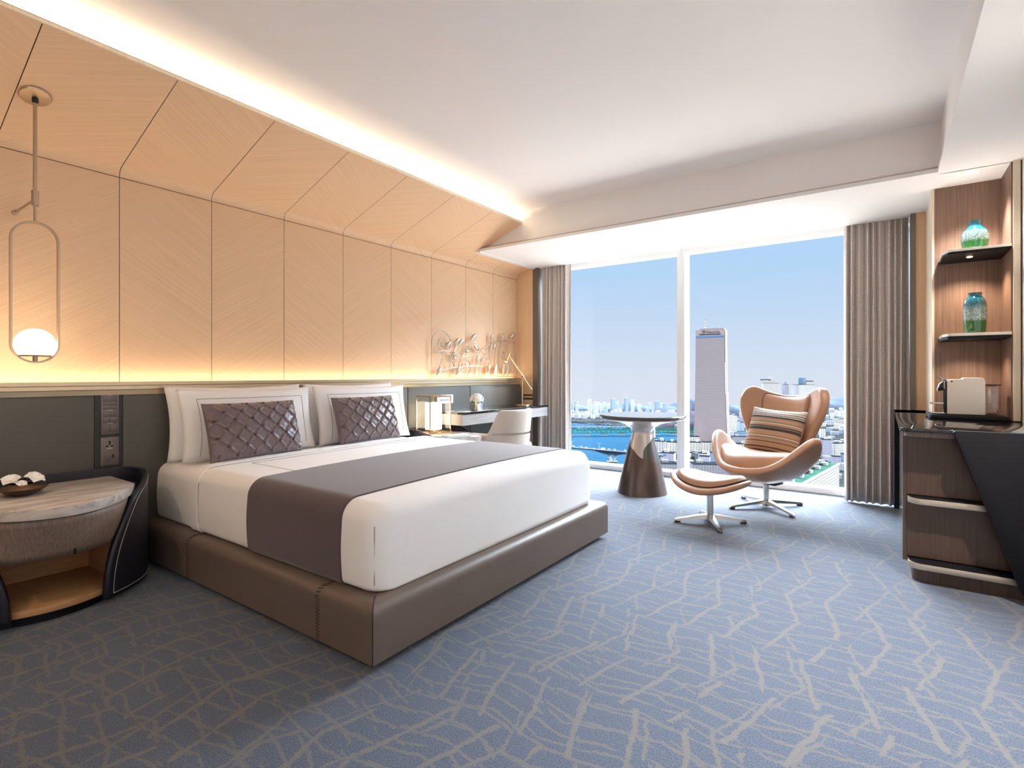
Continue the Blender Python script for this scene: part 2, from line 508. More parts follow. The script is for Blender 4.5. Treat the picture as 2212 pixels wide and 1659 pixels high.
def marble():
    m = bpy.data.materials.new('veined_marble')
    m.use_nodes = True
    t = m.node_tree
    b = t.nodes['Principled BSDF']
    tcn = nd(t, 'ShaderNodeTexCoord')
    mp = nd(t, 'ShaderNodeMapping', {'Vector': tcn.outputs['Object'], 'Scale': (9.0, 1.6, 9.0), 'Rotation': (0, 0, 0.12)})
    n = nd(t, 'ShaderNodeTexNoise', {'Vector': mp.outputs[0], 'Scale': 2.2, 'Detail': 6.0, 'Distortion': 0.4})
    f = nd(t, 'ShaderNodeMapRange', {0: n.outputs[0], 1: 0.36, 2: 0.62}).outputs[0]
    c = mixc(t, f, rgb((0.44, 0.385, 0.345)), rgb((0.60, 0.55, 0.51)))
    v = nd(t, 'ShaderNodeMapRange', {0: mth(t, 'ABSOLUTE', mth(t, 'SUBTRACT', n.outputs[0], 0.44)), 1: 0.0, 2: 0.018, 3: 0.55, 4: 0.0}).outputs[0]
    t.links.new(mixc(t, v, c, rgb((0.22, 0.17, 0.14))), b.inputs['Base Color'])
    b.inputs['Roughness'].default_value = 0.25
    return m
M['marble'] = marble()

def woven(name, c1, c2):
    m = bpy.data.materials.new(name)
    m.use_nodes = True
    t = m.node_tree
    b = t.nodes['Principled BSDF']
    tcn = nd(t, 'ShaderNodeTexCoord')
    n = nd(t, 'ShaderNodeTexNoise', {'Vector': tcn.outputs['Object'], 'Scale': 260.0, 'Detail': 2.0})
    mp = nd(t, 'ShaderNodeMapping', {'Vector': tcn.outputs['Object'], 'Scale': (60, 60, 300)})
    n2 = nd(t, 'ShaderNodeTexNoise', {'Vector': mp.outputs[0], 'Scale': 1.0, 'Detail': 2.0})
    f = mth(t, 'MULTIPLY', mth(t, 'ADD', n.outputs[0], n2.outputs[0]), 0.5)
    f = nd(t, 'ShaderNodeMapRange', {0: f, 1: 0.38, 2: 0.62}).outputs[0]
    t.links.new(mixc(t, f, rgb(c1), rgb(c2)), b.inputs['Base Color'])
    b.inputs['Roughness'].default_value = 0.9
    b.inputs['Sheen Weight'].default_value = 0.2
    bp = nd(t, 'ShaderNodeBump', {'Strength': 0.3, 'Distance': 0.002, 'Height': n.outputs[0]})
    t.links.new(bp.outputs[0], b.inputs['Normal'])
    return m
M['curtain'] = woven('woven_curtain', (0.52, 0.465, 0.425), (0.76, 0.69, 0.64))

def striped():
    m = bpy.data.materials.new('striped_knit')
    m.use_nodes = True
    t = m.node_tree
    b = t.nodes['Principled BSDF']
    uv = nd(t, 'ShaderNodeTexCoord').outputs['UV']
    s = nd(t, 'ShaderNodeSeparateXYZ', {0: uv})
    r = t.nodes.new('ShaderNodeValToRGB')
    r.color_ramp.interpolation = 'CONSTANT'
    e = r.color_ramp.elements
    tan_, dk, cr, gy, br = (0.42, 0.25, 0.15), (0.055, 0.04, 0.035), (0.66, 0.60, 0.52), (0.21, 0.18, 0.16), (0.17, 0.095, 0.06)
    seq = [(br, 2), (tan_, 1), (dk, 1), (tan_, 2), (dk, 1), (tan_, 4), (br, 1), (tan_, 2), (gy, 1), (tan_, 1), (cr, .7), (br, .8), (tan_, 4), (dk, 2.4), (gy, 1), (dk, .8), (tan_, 2), (cr, .8), (gy, 1),
           (tan_, 3), (gy, 1), (dk, 1.4), (cr, .7), (gy, 1.2), (cr, 1), (dk, .7), (cr, 1.4), (gy, .8), (cr, 1.2), (gy, .5), (cr, 1.6)]
    tot = sum(w for _, w in seq)
    acc = 0.0
    while len(e) < len(seq):
        e.new(0.5)
    for k, (c, w) in enumerate(seq):
        e[k].position = min(1.0, acc / tot)
        e[k].color = rgb(c)
        acc += w
    nz = nd(t, 'ShaderNodeTexNoise', {'Vector': uv, 'Scale': 140.0})
    f = mth(t, 'ADD', s.outputs[1], mth(t, 'MULTIPLY', mth(t, 'SUBTRACT', nz.outputs[0], 0.5), 0.012))
    t.links.new(f, r.inputs[0])
    t.links.new(r.outputs[0], b.inputs['Base Color'])
    b.inputs['Roughness'].default_value = 0.9
    wv = mth(t, 'SINE', mth(t, 'MULTIPLY', s.outputs[1], 260.0))
    bp = nd(t, 'ShaderNodeBump', {'Strength': 0.4, 'Distance': 0.003, 'Height': wv})
    t.links.new(bp.outputs[0], b.inputs['Normal'])
    return m
M['striped'] = striped()

def vase_glass(name, z1, z2):
    """blue blown glass over a speckled clear band over green"""
    m = bpy.data.materials.new(name)
    m.use_nodes = True
    t = m.node_tree
    b = t.nodes['Principled BSDF']
    tcn = nd(t, 'ShaderNodeTexCoord')
    s = nd(t, 'ShaderNodeSeparateXYZ', {0: tcn.outputs['Object']})
    n = nd(t, 'ShaderNodeTexNoise', {'Vector': tcn.outputs['Object'], 'Scale': 60.0})
    z = mth(t, 'ADD', s.outputs[2], mth(t, 'MULTIPLY', mth(t, 'SUBTRACT', n.outputs[0], 0.5), 0.01))
    v = nd(t, 'ShaderNodeTexVoronoi', {'Vector': tcn.outputs['Object'], 'Scale': 170.0}).outputs[0]
    bub = nd(t, 'ShaderNodeMapRange', {0: v, 1: 0.25, 2: 0.55}).outputs[0]
    band = mixc(t, bub, rgb((0.62, 0.72, 0.68)), rgb((0.10, 0.24, 0.24)))
    g = mixc(t, nd(t, 'ShaderNodeMapRange', {0: z, 1: z1 - 0.006, 2: z1 + 0.012}).outputs[0], rgb((0.012, 0.12, 0.03)), band)
    c = mixc(t, nd(t, 'ShaderNodeMapRange', {0: z, 1: z2 - 0.008, 2: z2 + 0.03}).outputs[0], g, rgb((0.006, 0.13, 0.20)))
    t.links.new(c, b.inputs['Base Color'])
    b.inputs['Roughness'].default_value = 0.06
    b.inputs['Coat Weight'].default_value = 0.6
    b.inputs['Specular IOR Level'].default_value = 0.7
    return m

# city materials
M['water'] = mat('river_water', (0.020, 0.062, 0.105), 0.5, spec=0.0, var=0.25, nscale=0.02, bump=0.5, bscale=0.12, aniso=(1, 3, 1))
M['land'] = mat('city_ground', (0.035, 0.040, 0.038), 0.9, var=0.5, nscale=0.03, spec=0.0)
M['bank'] = mat('bank_green', (0.03, 0.065, 0.045), 0.9, var=0.5, nscale=0.08, spec=0.0)
M['hill_far'] = mat('haze_tinted_hill', (0.105, 0.128, 0.17), 0.95, var=0.06, nscale=0.01, spec=0.0)  # distance haze mixed into the hill's base colour
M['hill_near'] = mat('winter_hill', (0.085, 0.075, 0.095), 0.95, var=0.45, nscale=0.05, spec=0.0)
M['tower_face'] = facade('tower_face', (0.44, 0.37, 0.37), (0.29, 0.25, 0.27), 2.4, 3.5, (0.12, 0.9), (0.2, 0.85), 0.35)
M['tower_side'] = mat('tower_side', (0.46, 0.37, 0.33), 0.5, var=0.05, nscale=0.3, spec=0.0)
M['tower_stripe'] = mat('tower_stripe', (0.22, 0.14, 0.12), 0.5, spec=0.0)
M['tower_blue'] = mat('tower_blue_band', (0.13, 0.27, 0.45), 0.3, spec=0.0)
M['sign_dark'] = mat('sign_dark', (0.05, 0.05, 0.12), 0.5, spec=0.0)
M['mast_red'] = mat('mast_red', (0.45, 0.12, 0.12), 0.5, spec=0.0)
M['mast_white'] = mat('mast_white', (0.8, 0.8, 0.8), 0.5, spec=0.0)
M['apt_white'] = facade('white_apartment', (0.66, 0.64, 0.60), (0.22, 0.24, 0.27), 4.2, 3.0, (0.15, 0.62), (0.3, 0.8))
M['apt_grid'] = facade('balcony_apartment', (0.72, 0.69, 0.63), (0.16, 0.17, 0.2), 5.0, 3.2, (0.1, 0.8), (0.35, 0.85))
M['apt_grey'] = facade('grey_block', (0.40, 0.40, 0.44), (0.15, 0.18, 0.23), 4.0, 3.2, (0.2, 0.7), (0.3, 0.75))
M['apt_blue'] = facade('blue_glass_tower', (0.30, 0.38, 0.50), (0.14, 0.22, 0.34), 3.4, 3.4, (0.1, 0.85), (0.2, 0.85))
M['apt_lilac'] = facade('lilac_block', (0.42, 0.41, 0.50), (0.20, 0.22, 0.30), 7.0, 4.0, (0.4, 0.6), (0.4, 0.7))
M['apt_far'] = facade('far_apartment', (0.58, 0.60, 0.65), (0.28, 0.35, 0.46), 6.0, 5.0, (0.2, 0.7), (0.25, 0.75))  # pale bluish walls carry distance haze in their colour
M['apt_far_blue'] = facade('far_blue_tower', (0.36, 0.43, 0.53), (0.22, 0.31, 0.44), 7.0, 6.0, (0.2, 0.7), (0.25, 0.75))  # blue tower walls, paled by distance haze put into the colour
M['roof_grey'] = mat('grey_roof', (0.018, 0.022, 0.027), 0.8, var=0.2, nscale=0.2, spec=0.0)
M['roof_green'] = mat('green_roof', (0.03, 0.085, 0.058), 0.8, var=0.25, nscale=0.15, spec=0.0)
M['roof_teal'] = mat('teal_roof', (0.04, 0.09, 0.125), 0.7, spec=0.0)
M['concrete'] = mat('bridge_concrete', (0.52, 0.52, 0.52), 0.8, var=0.1, nscale=0.1, spec=0.0)
M['bridge_dark'] = mat('bridge_girder', (0.05, 0.07, 0.10), 0.7, spec=0.0)
M['bridge_green'] = mat('green_steel', (0.035, 0.19, 0.15), 0.6, spec=0.0)
M['bridge_pale'] = mat('pale_steel', (0.22, 0.25, 0.32), 0.6, spec=0.0)
M['car'] = mat('pale_car', (0.75, 0.76, 0.78), 0.4, spec=0.0)

# ================================================================== ROOM SHELL
XL = -3.70
ZS = 2.385            # soffit
ZC = 2.726            # ceiling
struct('floor', B(-4.3, 1.4, -2.7, 5.66, -0.3, 0.0), M['carpet'])
struct('ceiling', B(-4.3, 1.4, -2.7, 6.0, ZC, 3.2), M['ceiling'])
struct('wall_back', B(-4.3, 1.4, -2.8, -2.3, 0.0, 2.8), M['wall'])
struct('wall_right', B(0.68, 1.3, -2.4, 5.95, 0.0, 2.8), M['wall'])
b = B(-4.3, -3.745, -2.4, 5.95, 0.0, 2.8)
struct('wall_outer_left', b, M['wall'])
b = B(-4.3, -3.42, 5.66, 5.95, -0.3, 2.8)
box(b, 0.20, 1.3, 5.66, 5.95, -0.3, 2.8)
box(b, -3.5, 0.3, 5.66, 5.95, 2.47, 2.8)
struct('wall_window', b, M['white'])
# dropped soffit along the window and along the right-hand side, with a lip and a strip darkened as groove shade
b = B(-3.9, 0.69, 4.33, 5.375, ZS, ZC + 0.02)
box(b, 0.305, 0.69, -2.35, 4.34, ZS, ZC + 0.02)
box(b, -3.55, 0.305, 4.284, 4.33, ZS, ZS + 0.026)
box(b, 0.285, 0.305, -2.35, 4.284, ZS, ZS + 0.026)
struct('ceiling_soffit', b, M['soffit'])
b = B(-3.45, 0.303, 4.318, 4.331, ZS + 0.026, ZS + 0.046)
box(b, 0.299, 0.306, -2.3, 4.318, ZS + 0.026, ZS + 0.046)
struct('trim_1', b, mat('groove_shade_paint', (0.50, 0.46, 0.44), 0.9, var=0.01))
struct('trim_2', B(-3.452, -3.425, 4.284, 5.345, ZS - 0.012, ZS + 0.004), M['white'])

# oak wall: nine upright panels with a coved bend into a slope that carries the ceiling cove light
def oak_wall():
    bm = bmesh.new()
    uvl = bm.loops.layers.uv.new('UVMap')
    seams = [-2.49, -1.961, -1.433, -0.905, -0.377, 0.151, 0.680, 1.208, 1.732, 2.258, 2.789, 3.317, 3.846, 4.375, 4.865, 5.345]
    zb = 2.268
    def prof():
        pts = [(XL, 0.98), (XL, zb)]
        # rounded bend
        ang = math.atan2(0.282, 0.769)
        r = 0.06
        a_end = PI / 2 - ang
        for k in range(9):
            a = a_end * k / 8
            pts.append((XL + r * (1 - math.cos(a)), zb + 0.004 + r * math.sin(a)))
        return pts, ang
    pts, ang = prof()
    x2, z2 = pts[-1]
    top = (-2.931, 2.599)
    # the slope runs straight to the lip
    pts.append(top)
    s = [0.0]
    for p, q in zip(pts, pts[1:]):
        s.append(s[-1] + math.hypot(q[0] - p[0], q[1] - p[1]))
    for i, (y0, y1) in enumerate(zip(seams, seams[1:])):
        g = 0.0017
        sign = 1 if i % 2 == 0 else -1
        for k in range(len(pts) - 1):
            pa, pb = pts[k], pts[k + 1]
            if k == 1:
                continue   # horizontal joint at the bend
            ya, yb = y0 + g, y1 - g
            upper = k == len(pts) - 2
            if upper and y0 > 4.3:
                cut = (-3.425 - pa[0]) / (pb[0] - pa[0])
                pb = (pa[0] + (pb[0] - pa[0]) * cut, pa[1] + (pb[1] - pa[1]) * cut)
            if upper and y0 < 4.33 < y1:
                yb = 4.33
            vs_ = [bm.verts.new((p[0], y, p[1])) for p, y in ((pa, ya), (pa, yb), (pb, yb), (pb, ya))]
            f = bm.faces.new(vs_)
            ss = [s[k], s[k], s[k + 1], s[k + 1]]
            if upper and y0 < 4.33 < y1:
                cut = (-3.425 - pa[0]) / (pb[0] - pa[0])
                pc = (pa[0] + (pb[0] - pa[0]) * cut, pa[1] + (pb[1] - pa[1]) * cut)
                f2 = bm.faces.new([bm.verts.new((p[0], y, p[1])) for p, y in ((pa, yb), (pa, y1 - g), (pc, y1 - g), (pc, yb))])
                for lp, sv, yv in zip(f2.loops, (s[k], s[k], s[k] + cut * (s[k + 1] - s[k]), s[k] + cut * (s[k + 1] - s[k])), (yb, y1 - g, y1 - g, yb)):
                    a_ = math.radians(33) * sign
                    lp[uvl].uv = (yv * math.cos(a_) + sv * math.sin(a_) + i * 3.7, -yv * math.sin(a_) + sv * math.cos(a_) + i * 1.3)
            th = math.radians(33 if k == 0 else 33) * sign
            for lp, sv, yv in zip(f.loops, ss, (ya, yb, yb, ya)):
                lp[uvl].uv = (yv * math.cos(th) + sv * math.sin(th) + i * 3.7, -yv * math.sin(th) + sv * math.cos(th) + i * 1.3)
    return bm
obj('wall_left', oak_wall(), M['panel'], smooth=False, kind='structure')
# dark board behind the joints and the edge of the slope
b = prism(bmesh.new(), [(-3.745, 0.9), (-3.704, 0.9), (-3.704, 2.285), (-3.695, 2.325), (-3.66, 2.345), (-2.935, 2.609), (-2.945, 2.63), (-3.66, 2.37), (-3.745, 2.33)], 'y', -2.48, 4.33)
prism(b, [(-3.745, 0.9), (-3.704, 0.9), (-3.704, 2.285), (-3.695, 2.325), (-3.66, 2.345), (-3.45, 2.422), (-3.45, 2.45), (-3.66, 2.37), (-3.745, 2.33)], 'y', 4.33, 5.345)
struct('trim_3', b, M['groove'])
b = prism(bmesh.new(), [(-2.931, 2.598), (-2.925, 2.601), (-2.928, 2.618), (-2.96, 2.612)], 'y', -2.4, 4.329)
struct('trim_4', b, M['light_wood'])
# oak return beside the curtain with two thin dark bands, then the curtain-track post
b = B(XL - 0.02, -3.455, 5.345, 5.36, 0.0, ZS)
struct('wall_return', b, M['orange_wood'])
b = B(-3.598, -3.456, 5.338, 5.346, 0.845, 0.862)
box(b, -3.598, -3.456, 5.338, 5.346, 0.80, 0.818)
struct('trim_5', b, M['inset'])
struct('trim_6', B(-3.455, -3.385, 5.335, 5.60, 0.0, ZS), mat('bronze_post', (0.17, 0.145, 0.12), 0.4, metal=0.4))
# right-hand pier: dark post, amber panel, pale side, display niche
struct('trim_7', B(0.18, 0.213, 5.26, 5.60, 0.0, ZS), bpy.data.materials['bronze_post'])
struct('wall_pier', B(0.212, 0.30, 5.27, 5.66, 0.0, ZS), M['orange_wood'])
b = B(0.277, 0.29, 4.655, 5.28, 0.0, ZS)
struct('trim_8', b, M['light_wood'])
b = B(0.289, 0.68, 4.66, 5.28, 0.0, ZS)
box(b, 0.632, 0.68, 4.335, 4.67, 0.822, ZS)
struct('wall_niche', b, M['niche'])
struct('trim_9', B(0.640, 0.672, 4.318, 4.337, 0.822, ZS), M['light_wood'])

# ------------------------------------------------------------------ windows
def window(name, x0, x1):
    bm = B(x0, x1, 5.62, 5.78, 0.0, 0.052, 0.004)
    box(bm, x0, x1, 5.64, 5.78, 2.40, 2.50)
    o = struct(name, bm, M['frame_white'])
    obj('pane', B(x0 + 0.002, x1 - 0.002, 5.715, 5.723, 0.05, 2.41), M['window_glass'], o, smooth=False)
    return o
window('window_1', -3.43, -1.76)
window('window_2', -1.735, 0.21)
b = B(-1.802, -1.722, 5.62, 5.80, 0.0, 2.5)
box(b, -1.768, -1.760, 5.614, 5.63, 0.0, 2.5)
struct('trim_10', b, M['frame_white'])

# ------------------------------------------------------------------ recessed lamps
def downlight(x, y, z, power, label, spot=True, r=0.024, size=1.7):
    o = root('ceiling_downlight', (x, y, z), label, 'ceiling lamp', 'recessed ceiling lamps')
    bm = lathe(bmesh.new(), [(r * 0.95, 0.001), (r * 1.35, -0.003), (r * 1.4, 0.001)], (x, y, z), 24)
    obj('trim_ring', bm, M['white'], o)
    bm = lathe(bmesh.new(), [(0, -0.0015), (r, -0.0015)], (x, y, z), 24)
    obj('lens', bm, M['downlight'], o)
    if power:
        light('downlight_beam', 'SPOT', (x, y, z - 0.02), power, (1.0, 0.95, 0.90), spot_size=size, spot_blend=0.8, shadow_soft_size=0.03)
downlight(0.466, 4.421, ZS, 24, 'small round white recessed lamp in the soffit above the vase shelves', size=1.5)

# ================================================================== HEADBOARD
hb = root('headboard', (-3.65, 1.6, 0), 'long grey leather headboard along the oak wall behind the bed', 'headboard')
HX = -3.60
hs = [-2.3, -1.2, -0.05, 1.06, 1.191, 2.25, 3.43, 4.334, 5.311]
for a, c in zip(hs, hs[1:]):
    if abs(a - 1.06) < 0.01:
        obj('inset_panel', B(HX - 0.09, HX - 0.006, a, c, 0.0, 1.0), M['inset'], hb, label='dark recessed strip that holds the switches')
    elif c > 5.3:
        bm = prism(bmesh.new(), [(a + 0.002, 0.0), (c, 0.0), (c, 0.93), (c - 0.02, 0.972), (c - 0.06, 0.988), (a + 0.002, 0.988)], 'x', HX - 0.1, HX, 0.006)
        obj('panel', bm, M['headboard'], hb)
    else:
        obj('panel', B(HX - 0.1, HX, a + 0.002, c - 0.002, 0.0, 1.0, 0.006, 3), M['headboard'], hb)
bm = prism(bmesh.new(), [(-3.62, 0.985), (-3.594, 0.985), (-3.590, 1.012), (-3.583, 1.016), (-3.583, 1.036), (-3.578, 1.040), (-3.578, 1.060), (-3.60, 1.060), (-3.60, 1.03), (-3.62, 1.03)], 'y', -2.3, 5.285)
obj('rail', bm, M['brass_rail'], hb, smooth=False, label='brushed brass ledge along the top')

def plate(name, y0, y1, z0, z1, label, m, x=HX - 0.006):
    o = root(name, (x, (y0 + y1) / 2, z0), label, 'switch plate' if name == 'control_panel' else 'socket')
    obj('cover', B(x - 0.001, x + 0.007, y0, y1, z0, z1, 0.0015), m, o)
    return o
cp = plate('control_panel', 1.088, 1.173, 0.762, 0.990, 'tall taupe room control panel in the dark strip left of the bed', M['plate'])
for (za, zb_, n) in ((0.948, 0.976, 1), (0.926, 0.945, 2), (0.903, 0.923, 2), (0.862, 0.892, 2), (0.828, 0.858, 2), (0.772, 0.818, 2)):
    for k in range(n):
        wid = (0.067 - 0.003 * (n - 1)) / n
        y0 = 1.097 + k * (wid + 0.003)
        obj('key', B(HX, HX + 0.0025, y0, y0 + wid, za, zb_, 0.0008), M['plate_key'], cp)
for z_ in (0.984, 0.898, 0.8235):
    obj('heading', B(HX + 0.0008, HX + 0.0014, 1.117, 1.144, z_ - 0.0015, z_ + 0.0015), M['slab'], cp, smooth=False, label='fine pale lettering line')
so = plate('power_socket', 1.086, 1.173, 0.585, 0.745, 'taupe multi-pin power socket below the control panel', M['plate'])
for (y0, y1, z0, z1) in ((1.124, 1.132, 0.703, 0.724), (1.111, 1.122, 0.690, 0.698), (1.134, 1.145, 0.690, 0.698)):
    obj('pin_hole', B(HX, HX + 0.0018, y0, y1, z0, z1), M['black'], so, smooth=False)
obj('rocker', B(HX, HX + 0.003, 1.106, 1.130, 0.606, 0.655, 0.001), M['plate_key'], so)
obj('usb_cover', B(HX, HX + 0.003, 1.132, 1.153, 0.620, 0.655, 0.001), M['plate_key'], so)
obj('usb_hole', B(HX + 0.002, HX + 0.0036, 1.140, 1.146, 0.628, 0.646), M['black'], so, smooth=False)
obj('heading', B(HX + 0.0008, HX + 0.0014, 1.114, 1.142, 0.680, 0.684), M['slab'], so, smooth=False)
ol = plate('wall_outlet', 3.812, 4.052, 0.812, 0.898, 'white double outlet plate on the headboard behind the lit box lamp', M['outlet'], HX)
for y_ in (3.862, 3.880, 3.905, 3.935, 3.953, 3.975):
    obj('pin_hole', B(HX + 0.005, HX + 0.0085, y_, y_ + 0.008, 0.842, 0.852), M['black'], ol, smooth=False)
obj('side_edge', B(HX - 0.001, HX + 0.006, 3.805, 3.812, 0.812, 0.898), M['black'], ol, smooth=False)

# ================================================================== BED
bed = root('bed', (-2.55, 2.288, 0), 'king size bed with white bedding on a brown leather frame', 'bed')
FX0, FX1, FY0, FY1, FH = -3.60, -1.528, 1.281, 3.297, 0.242
def rail_profile(y_out, sgn):
    # outer face upright, generously rounded on top, in (across, z)
    r = 0.045
    pts = [(y_out, 0.030)]
    for k in range(7):
        a = PI / 2 * k / 6
        pts.append((y_out + sgn * (r - r * math.cos(a)), FH - r + r * math.sin(a)))
    pts += [(y_out + sgn * 0.20, FH - 0.004), (y_out + sgn * 0.20, 0.030)]
    return pts
def mitre_rail(kind):
    bm = bmesh.new()
    if kind == 'foot':
        P = rail_profile(FX1, -1)
        A = [bm.verts.new((x, FY0 + (FX1 - x), z)) for x, z in P]
        Bq = [bm.verts.new((x, FY1 - (FX1 - x), z)) for x, z in P]
    else:
        yo, sg = (FY0, 1) if kind == 'near' else (FY1, -1)
        P = rail_profile(yo, sg)
        A = [bm.verts.new((FX0, y, z)) for y, z in P]
        Bq = [bm.verts.new((FX1 - abs(y - yo), y, z)) for y, z in P]
    n = len(P)
    bm.faces.new(A[::-1]); bm.faces.new(Bq)
    for i in range(n):
        bm.faces.new([A[i], A[(i + 1) % n], Bq[(i + 1) % n], Bq[i]])
    return bm
obj('side_rail', mitre_rail('near'), M['bed_leather'], bed)
obj('side_rail', mitre_rail('far'), M['bed_leather'], bed)
obj('foot_rail', mitre_rail('foot'), M['bed_leather'], bed)
obj('plinth', B(-3.55, -1.62, 1.36, 3.21, 0.0, 0.035), M['black'], bed)
bm = tube(bmesh.new(), [(FX1 + 0.0015, FY0 - 0.0015, 0.032), (FX1 + 0.0015, FY0 - 0.0015, FH - 0.045)] + [(FX1 + 0.0015 - 0.045 * (1 - math.cos(a)), FY0 - 0.0015 + 0.045 * (1 - math.cos(a)), FH - 0.045 + 0.0465 * math.sin(a)) for a in (0.3, 0.7, 1.1, 1.5)] + [(FX1 - 0.08, FY0 + 0.08, FH)], 0.0025, 6)
obj('corner_seam', bm, M['thread'], bed)
def stitches(xc):
    bm = bmesh.new()
    path = [(FY0 - 0.001, z) for z in [0.04 + 0.0145 * k for k in range(12)]]
    path += [(FY0 + 0.045 * (1 - math.cos(a)) - 0.001, FH - 0.045 + 0.045 * math.sin(a) + 0.001) for a in (0.3, 0.62, 0.95, 1.27, 1.55)]
    path += [(FY0 + 0.045 + 0.0145 * k, FH + 0.0005) for k in range(1, 4)]
    for i, (y, z) in enumerate(path):
        up = i >= 12
        dz, dy = (0.004, 0.0) if not up else (0.0, 0.006)
        tube(bm, [(xc - 0.011, y - dy, z + dz), (xc + 0.011, y + dy, z - dz)], 0.0019, 5)
    return bm
obj('whip_stitching', stitches(-3.0), M['thread'], bed)
obj('whip_stitching', stitches(-1.862), M['thread'], bed)

def bedding(x0, x1, y0, y1, zb, zt, r, head_round=True, rb=0.03, n=46, crown=0.012, puff=0.006):
    """one soft rounded block: loft of rounded cross-sections along x, round at the foot"""
    bm = bmesh.new()
    L = x1 - x0
    xs = []
    for k in range(9):
        xs.append((x1 - r * (1 - math.sin(PI / 2 * k / 8)), r * (1 - math.cos(PI / 2 * k / 8))))
    xs = [(x, i) for x, i in xs][::-1]          # from full end (k=8) at x1... outwards handled below
    st = []
    for k in range(9):                           # foot: inset grows to r
        a = PI / 2 * k / 8
        st.append((x1 - r + r * math.sin(a), r - r * math.cos(a)))
    mid = [(x0 + r + (L - 2 * r) * k / 14, 0.0) for k in range(15)]
    hd = []
    rh = r if head_round else 0.02
    for k in range(9):
        a = PI / 2 * k / 8
        hd.append((x0 + rh - rh * math.sin(a), rh - rh * math.cos(a)))
    st = hd[::-1] + mid[1 if True else 0:-1] + st
    rings = []
    yc, hw = (y0 + y1) / 2, (y1 - y0) / 2
    for x, ins in st:
        h = hw - ins * 0.95
        top = zt - ins * 0.95
        ring = []
        pts = []
        # near side, bottom tuck, up, over, down
        for k in range(5):
            a = PI / 2 * k / 4
            pts.append((-h + rb - rb * math.sin(a), zb + rb - rb * math.cos(a)))
        for k in range(1, 6):
            pts.append((-h - puff * math.sin(PI * k / 6), zb + rb + (top - r - zb - rb) * k / 6))
        for k in range(9):
            a = PI / 2 * k / 8
            pts.append((-h + r - r * math.cos(a), top - r + r * math.sin(a)))
        m = 10
        half = pts[:]
        for k in range(1, m):
            y = (-h + r) + (2 * h - 2 * r) * k / m
            pts.append((y, top + crown * (1 - (y / (h - r)) ** 2)))
        pts += [(-y, z) for y, z in half[::-1]]
        rings.append([bm.verts.new((x, yc + y, z)) for y, z in pts])
    for A, C in zip(rings, rings[1:]):
        for k in range(len(A) - 1):
            bm.faces.new([A[k], A[k + 1], C[k + 1], C[k]])
        bm.faces.new([A[-1], A[0], C[0], C[-1]])
    bm.faces.new(rings[0][::-1])
    bm.faces.new(rings[-1])
    return bm
BY0, BY1 = 1.352, 3.226
obj('mattress', bedding(-3.60, -1.625, BY0 + 0.014, BY1 - 0.014, FH - 0.004, 0.568, 0.075, False), M['linen'], bed, ang=180, label='mattress under a smooth white fitted sheet')
dv = root('duvet', (-2.35, 2.288, FH), 'smooth white duvet tucked over the bed with a fine grey border line', 'duvet')
obj('cover', bedding(-3.13, -1.598, BY0, BY1, FH + 0.002, 0.588, 0.082, True, crown=0.012), M['linen'], dv, ang=180)
# turned-back sheet band at the head end of the duvet
def band_over(x0, x1, off, r=0.082, n_edge=True, rb=0.03):
    bm = bmesh.new()
    yc, h = (BY0 + BY1) / 2, (BY1 - BY0) / 2
    zb, zt = FH + 0.002, 0.588
    pts = []
    for k in range(5):
        a = PI / 2 * k / 4
        pts.append((-h + rb - rb * math.sin(a), zb + rb - rb * math.cos(a), 0, 0))
    for k in range(0, 7):
        pts.append((-h - 0.006 * math.sin(PI * k / 6), zb + rb + (zt - r - zb - rb) * k / 6, 0, 0))
    for k in range(1, 9):
        a = PI / 2 * k / 8
        pts.append((-h + r - r * math.cos(a), zt - r + r * math.sin(a), 0, 0))
    half = pts[:]
    for k in range(1, 10):
        y = (-h + r) + (2 * h - 2 * r) * k / 10
        pts.append((y, zt + 0.012 * (1 - (y / (h - r)) ** 2), 0, 0))
    pts += [(-y, z, 0, 0) for y, z, _, _ in half[::-1]]
    P = [Vector((0, p[0], p[1])) for p in pts]
    N = []
    for i in range(len(P)):
        a, c = P[max(0, i - 1)], P[min(len(P) - 1, i + 1)]
        tg = (c - a).normalized()
        N.append(Vector((0, -tg.z, tg.y)))
    n = 24
    def row(x, o):
        return [bm.verts.new(Vector((x, yc, 0)) + P[i] + N[i] * o) for i in range(len(P))]
    rows = [row(x0, 0.0)] + [row(x0 + 0.003 + (x1 - x0 - 0.006) * k / n, off) for k in range(n + 1)] + [row(x1, 0.0)]
    for A, C in zip(rows, rows[1:]):
        for k in range(len(A) - 1):
            bm.faces.new([A[k], A[k + 1], C[k + 1], C[k]])
    return bm
obj('turned_back_sheet', band_over(-3.118, -3.03, 0.006), M['linen'], dv, ang=60)
bm = tube(bmesh.new(), [(-3.028, 2.288 + y, z) for y, z in [(-0.9385, 0.30), (-0.942, 0.42), (-0.9385, 0.508), (-0.918, 0.552), (-0.88, 0.586), (-0.85, 0.5905), (-0.5, 0.5975), (0, 0.6005), (0.5, 0.5975), (0.85, 0.5905)]], 0.0018, 5)
obj('piping', bm, M['linen_line'], dv)
bm = tube(bmesh.new(), [(-2.945, 1.60, 0.5970), (-2.945, 2.288, 0.6010), (-2.945, 3.0, 0.5968)], 0.0012, 5)
tube(bm, [(-2.945, 1.60, 0.5970), (-2.52, 1.60, 0.5970)], 0.0012, 5)
obj('border_line', bm, M['linen_line'], dv)
bm = tube(bmesh.new(), [(-1.6035 - 0.022, BY0 + 0.022 - 0.003, 0.275), (-1.6235, BY0 + 0.018, 0.40), (-1.6255, BY0 + 0.020, 0.50), (-1.65, BY0 + 0.045, 0.552)], 0.0022, 5)
obj('corner_pleat', bm, M['linen_line'], dv)
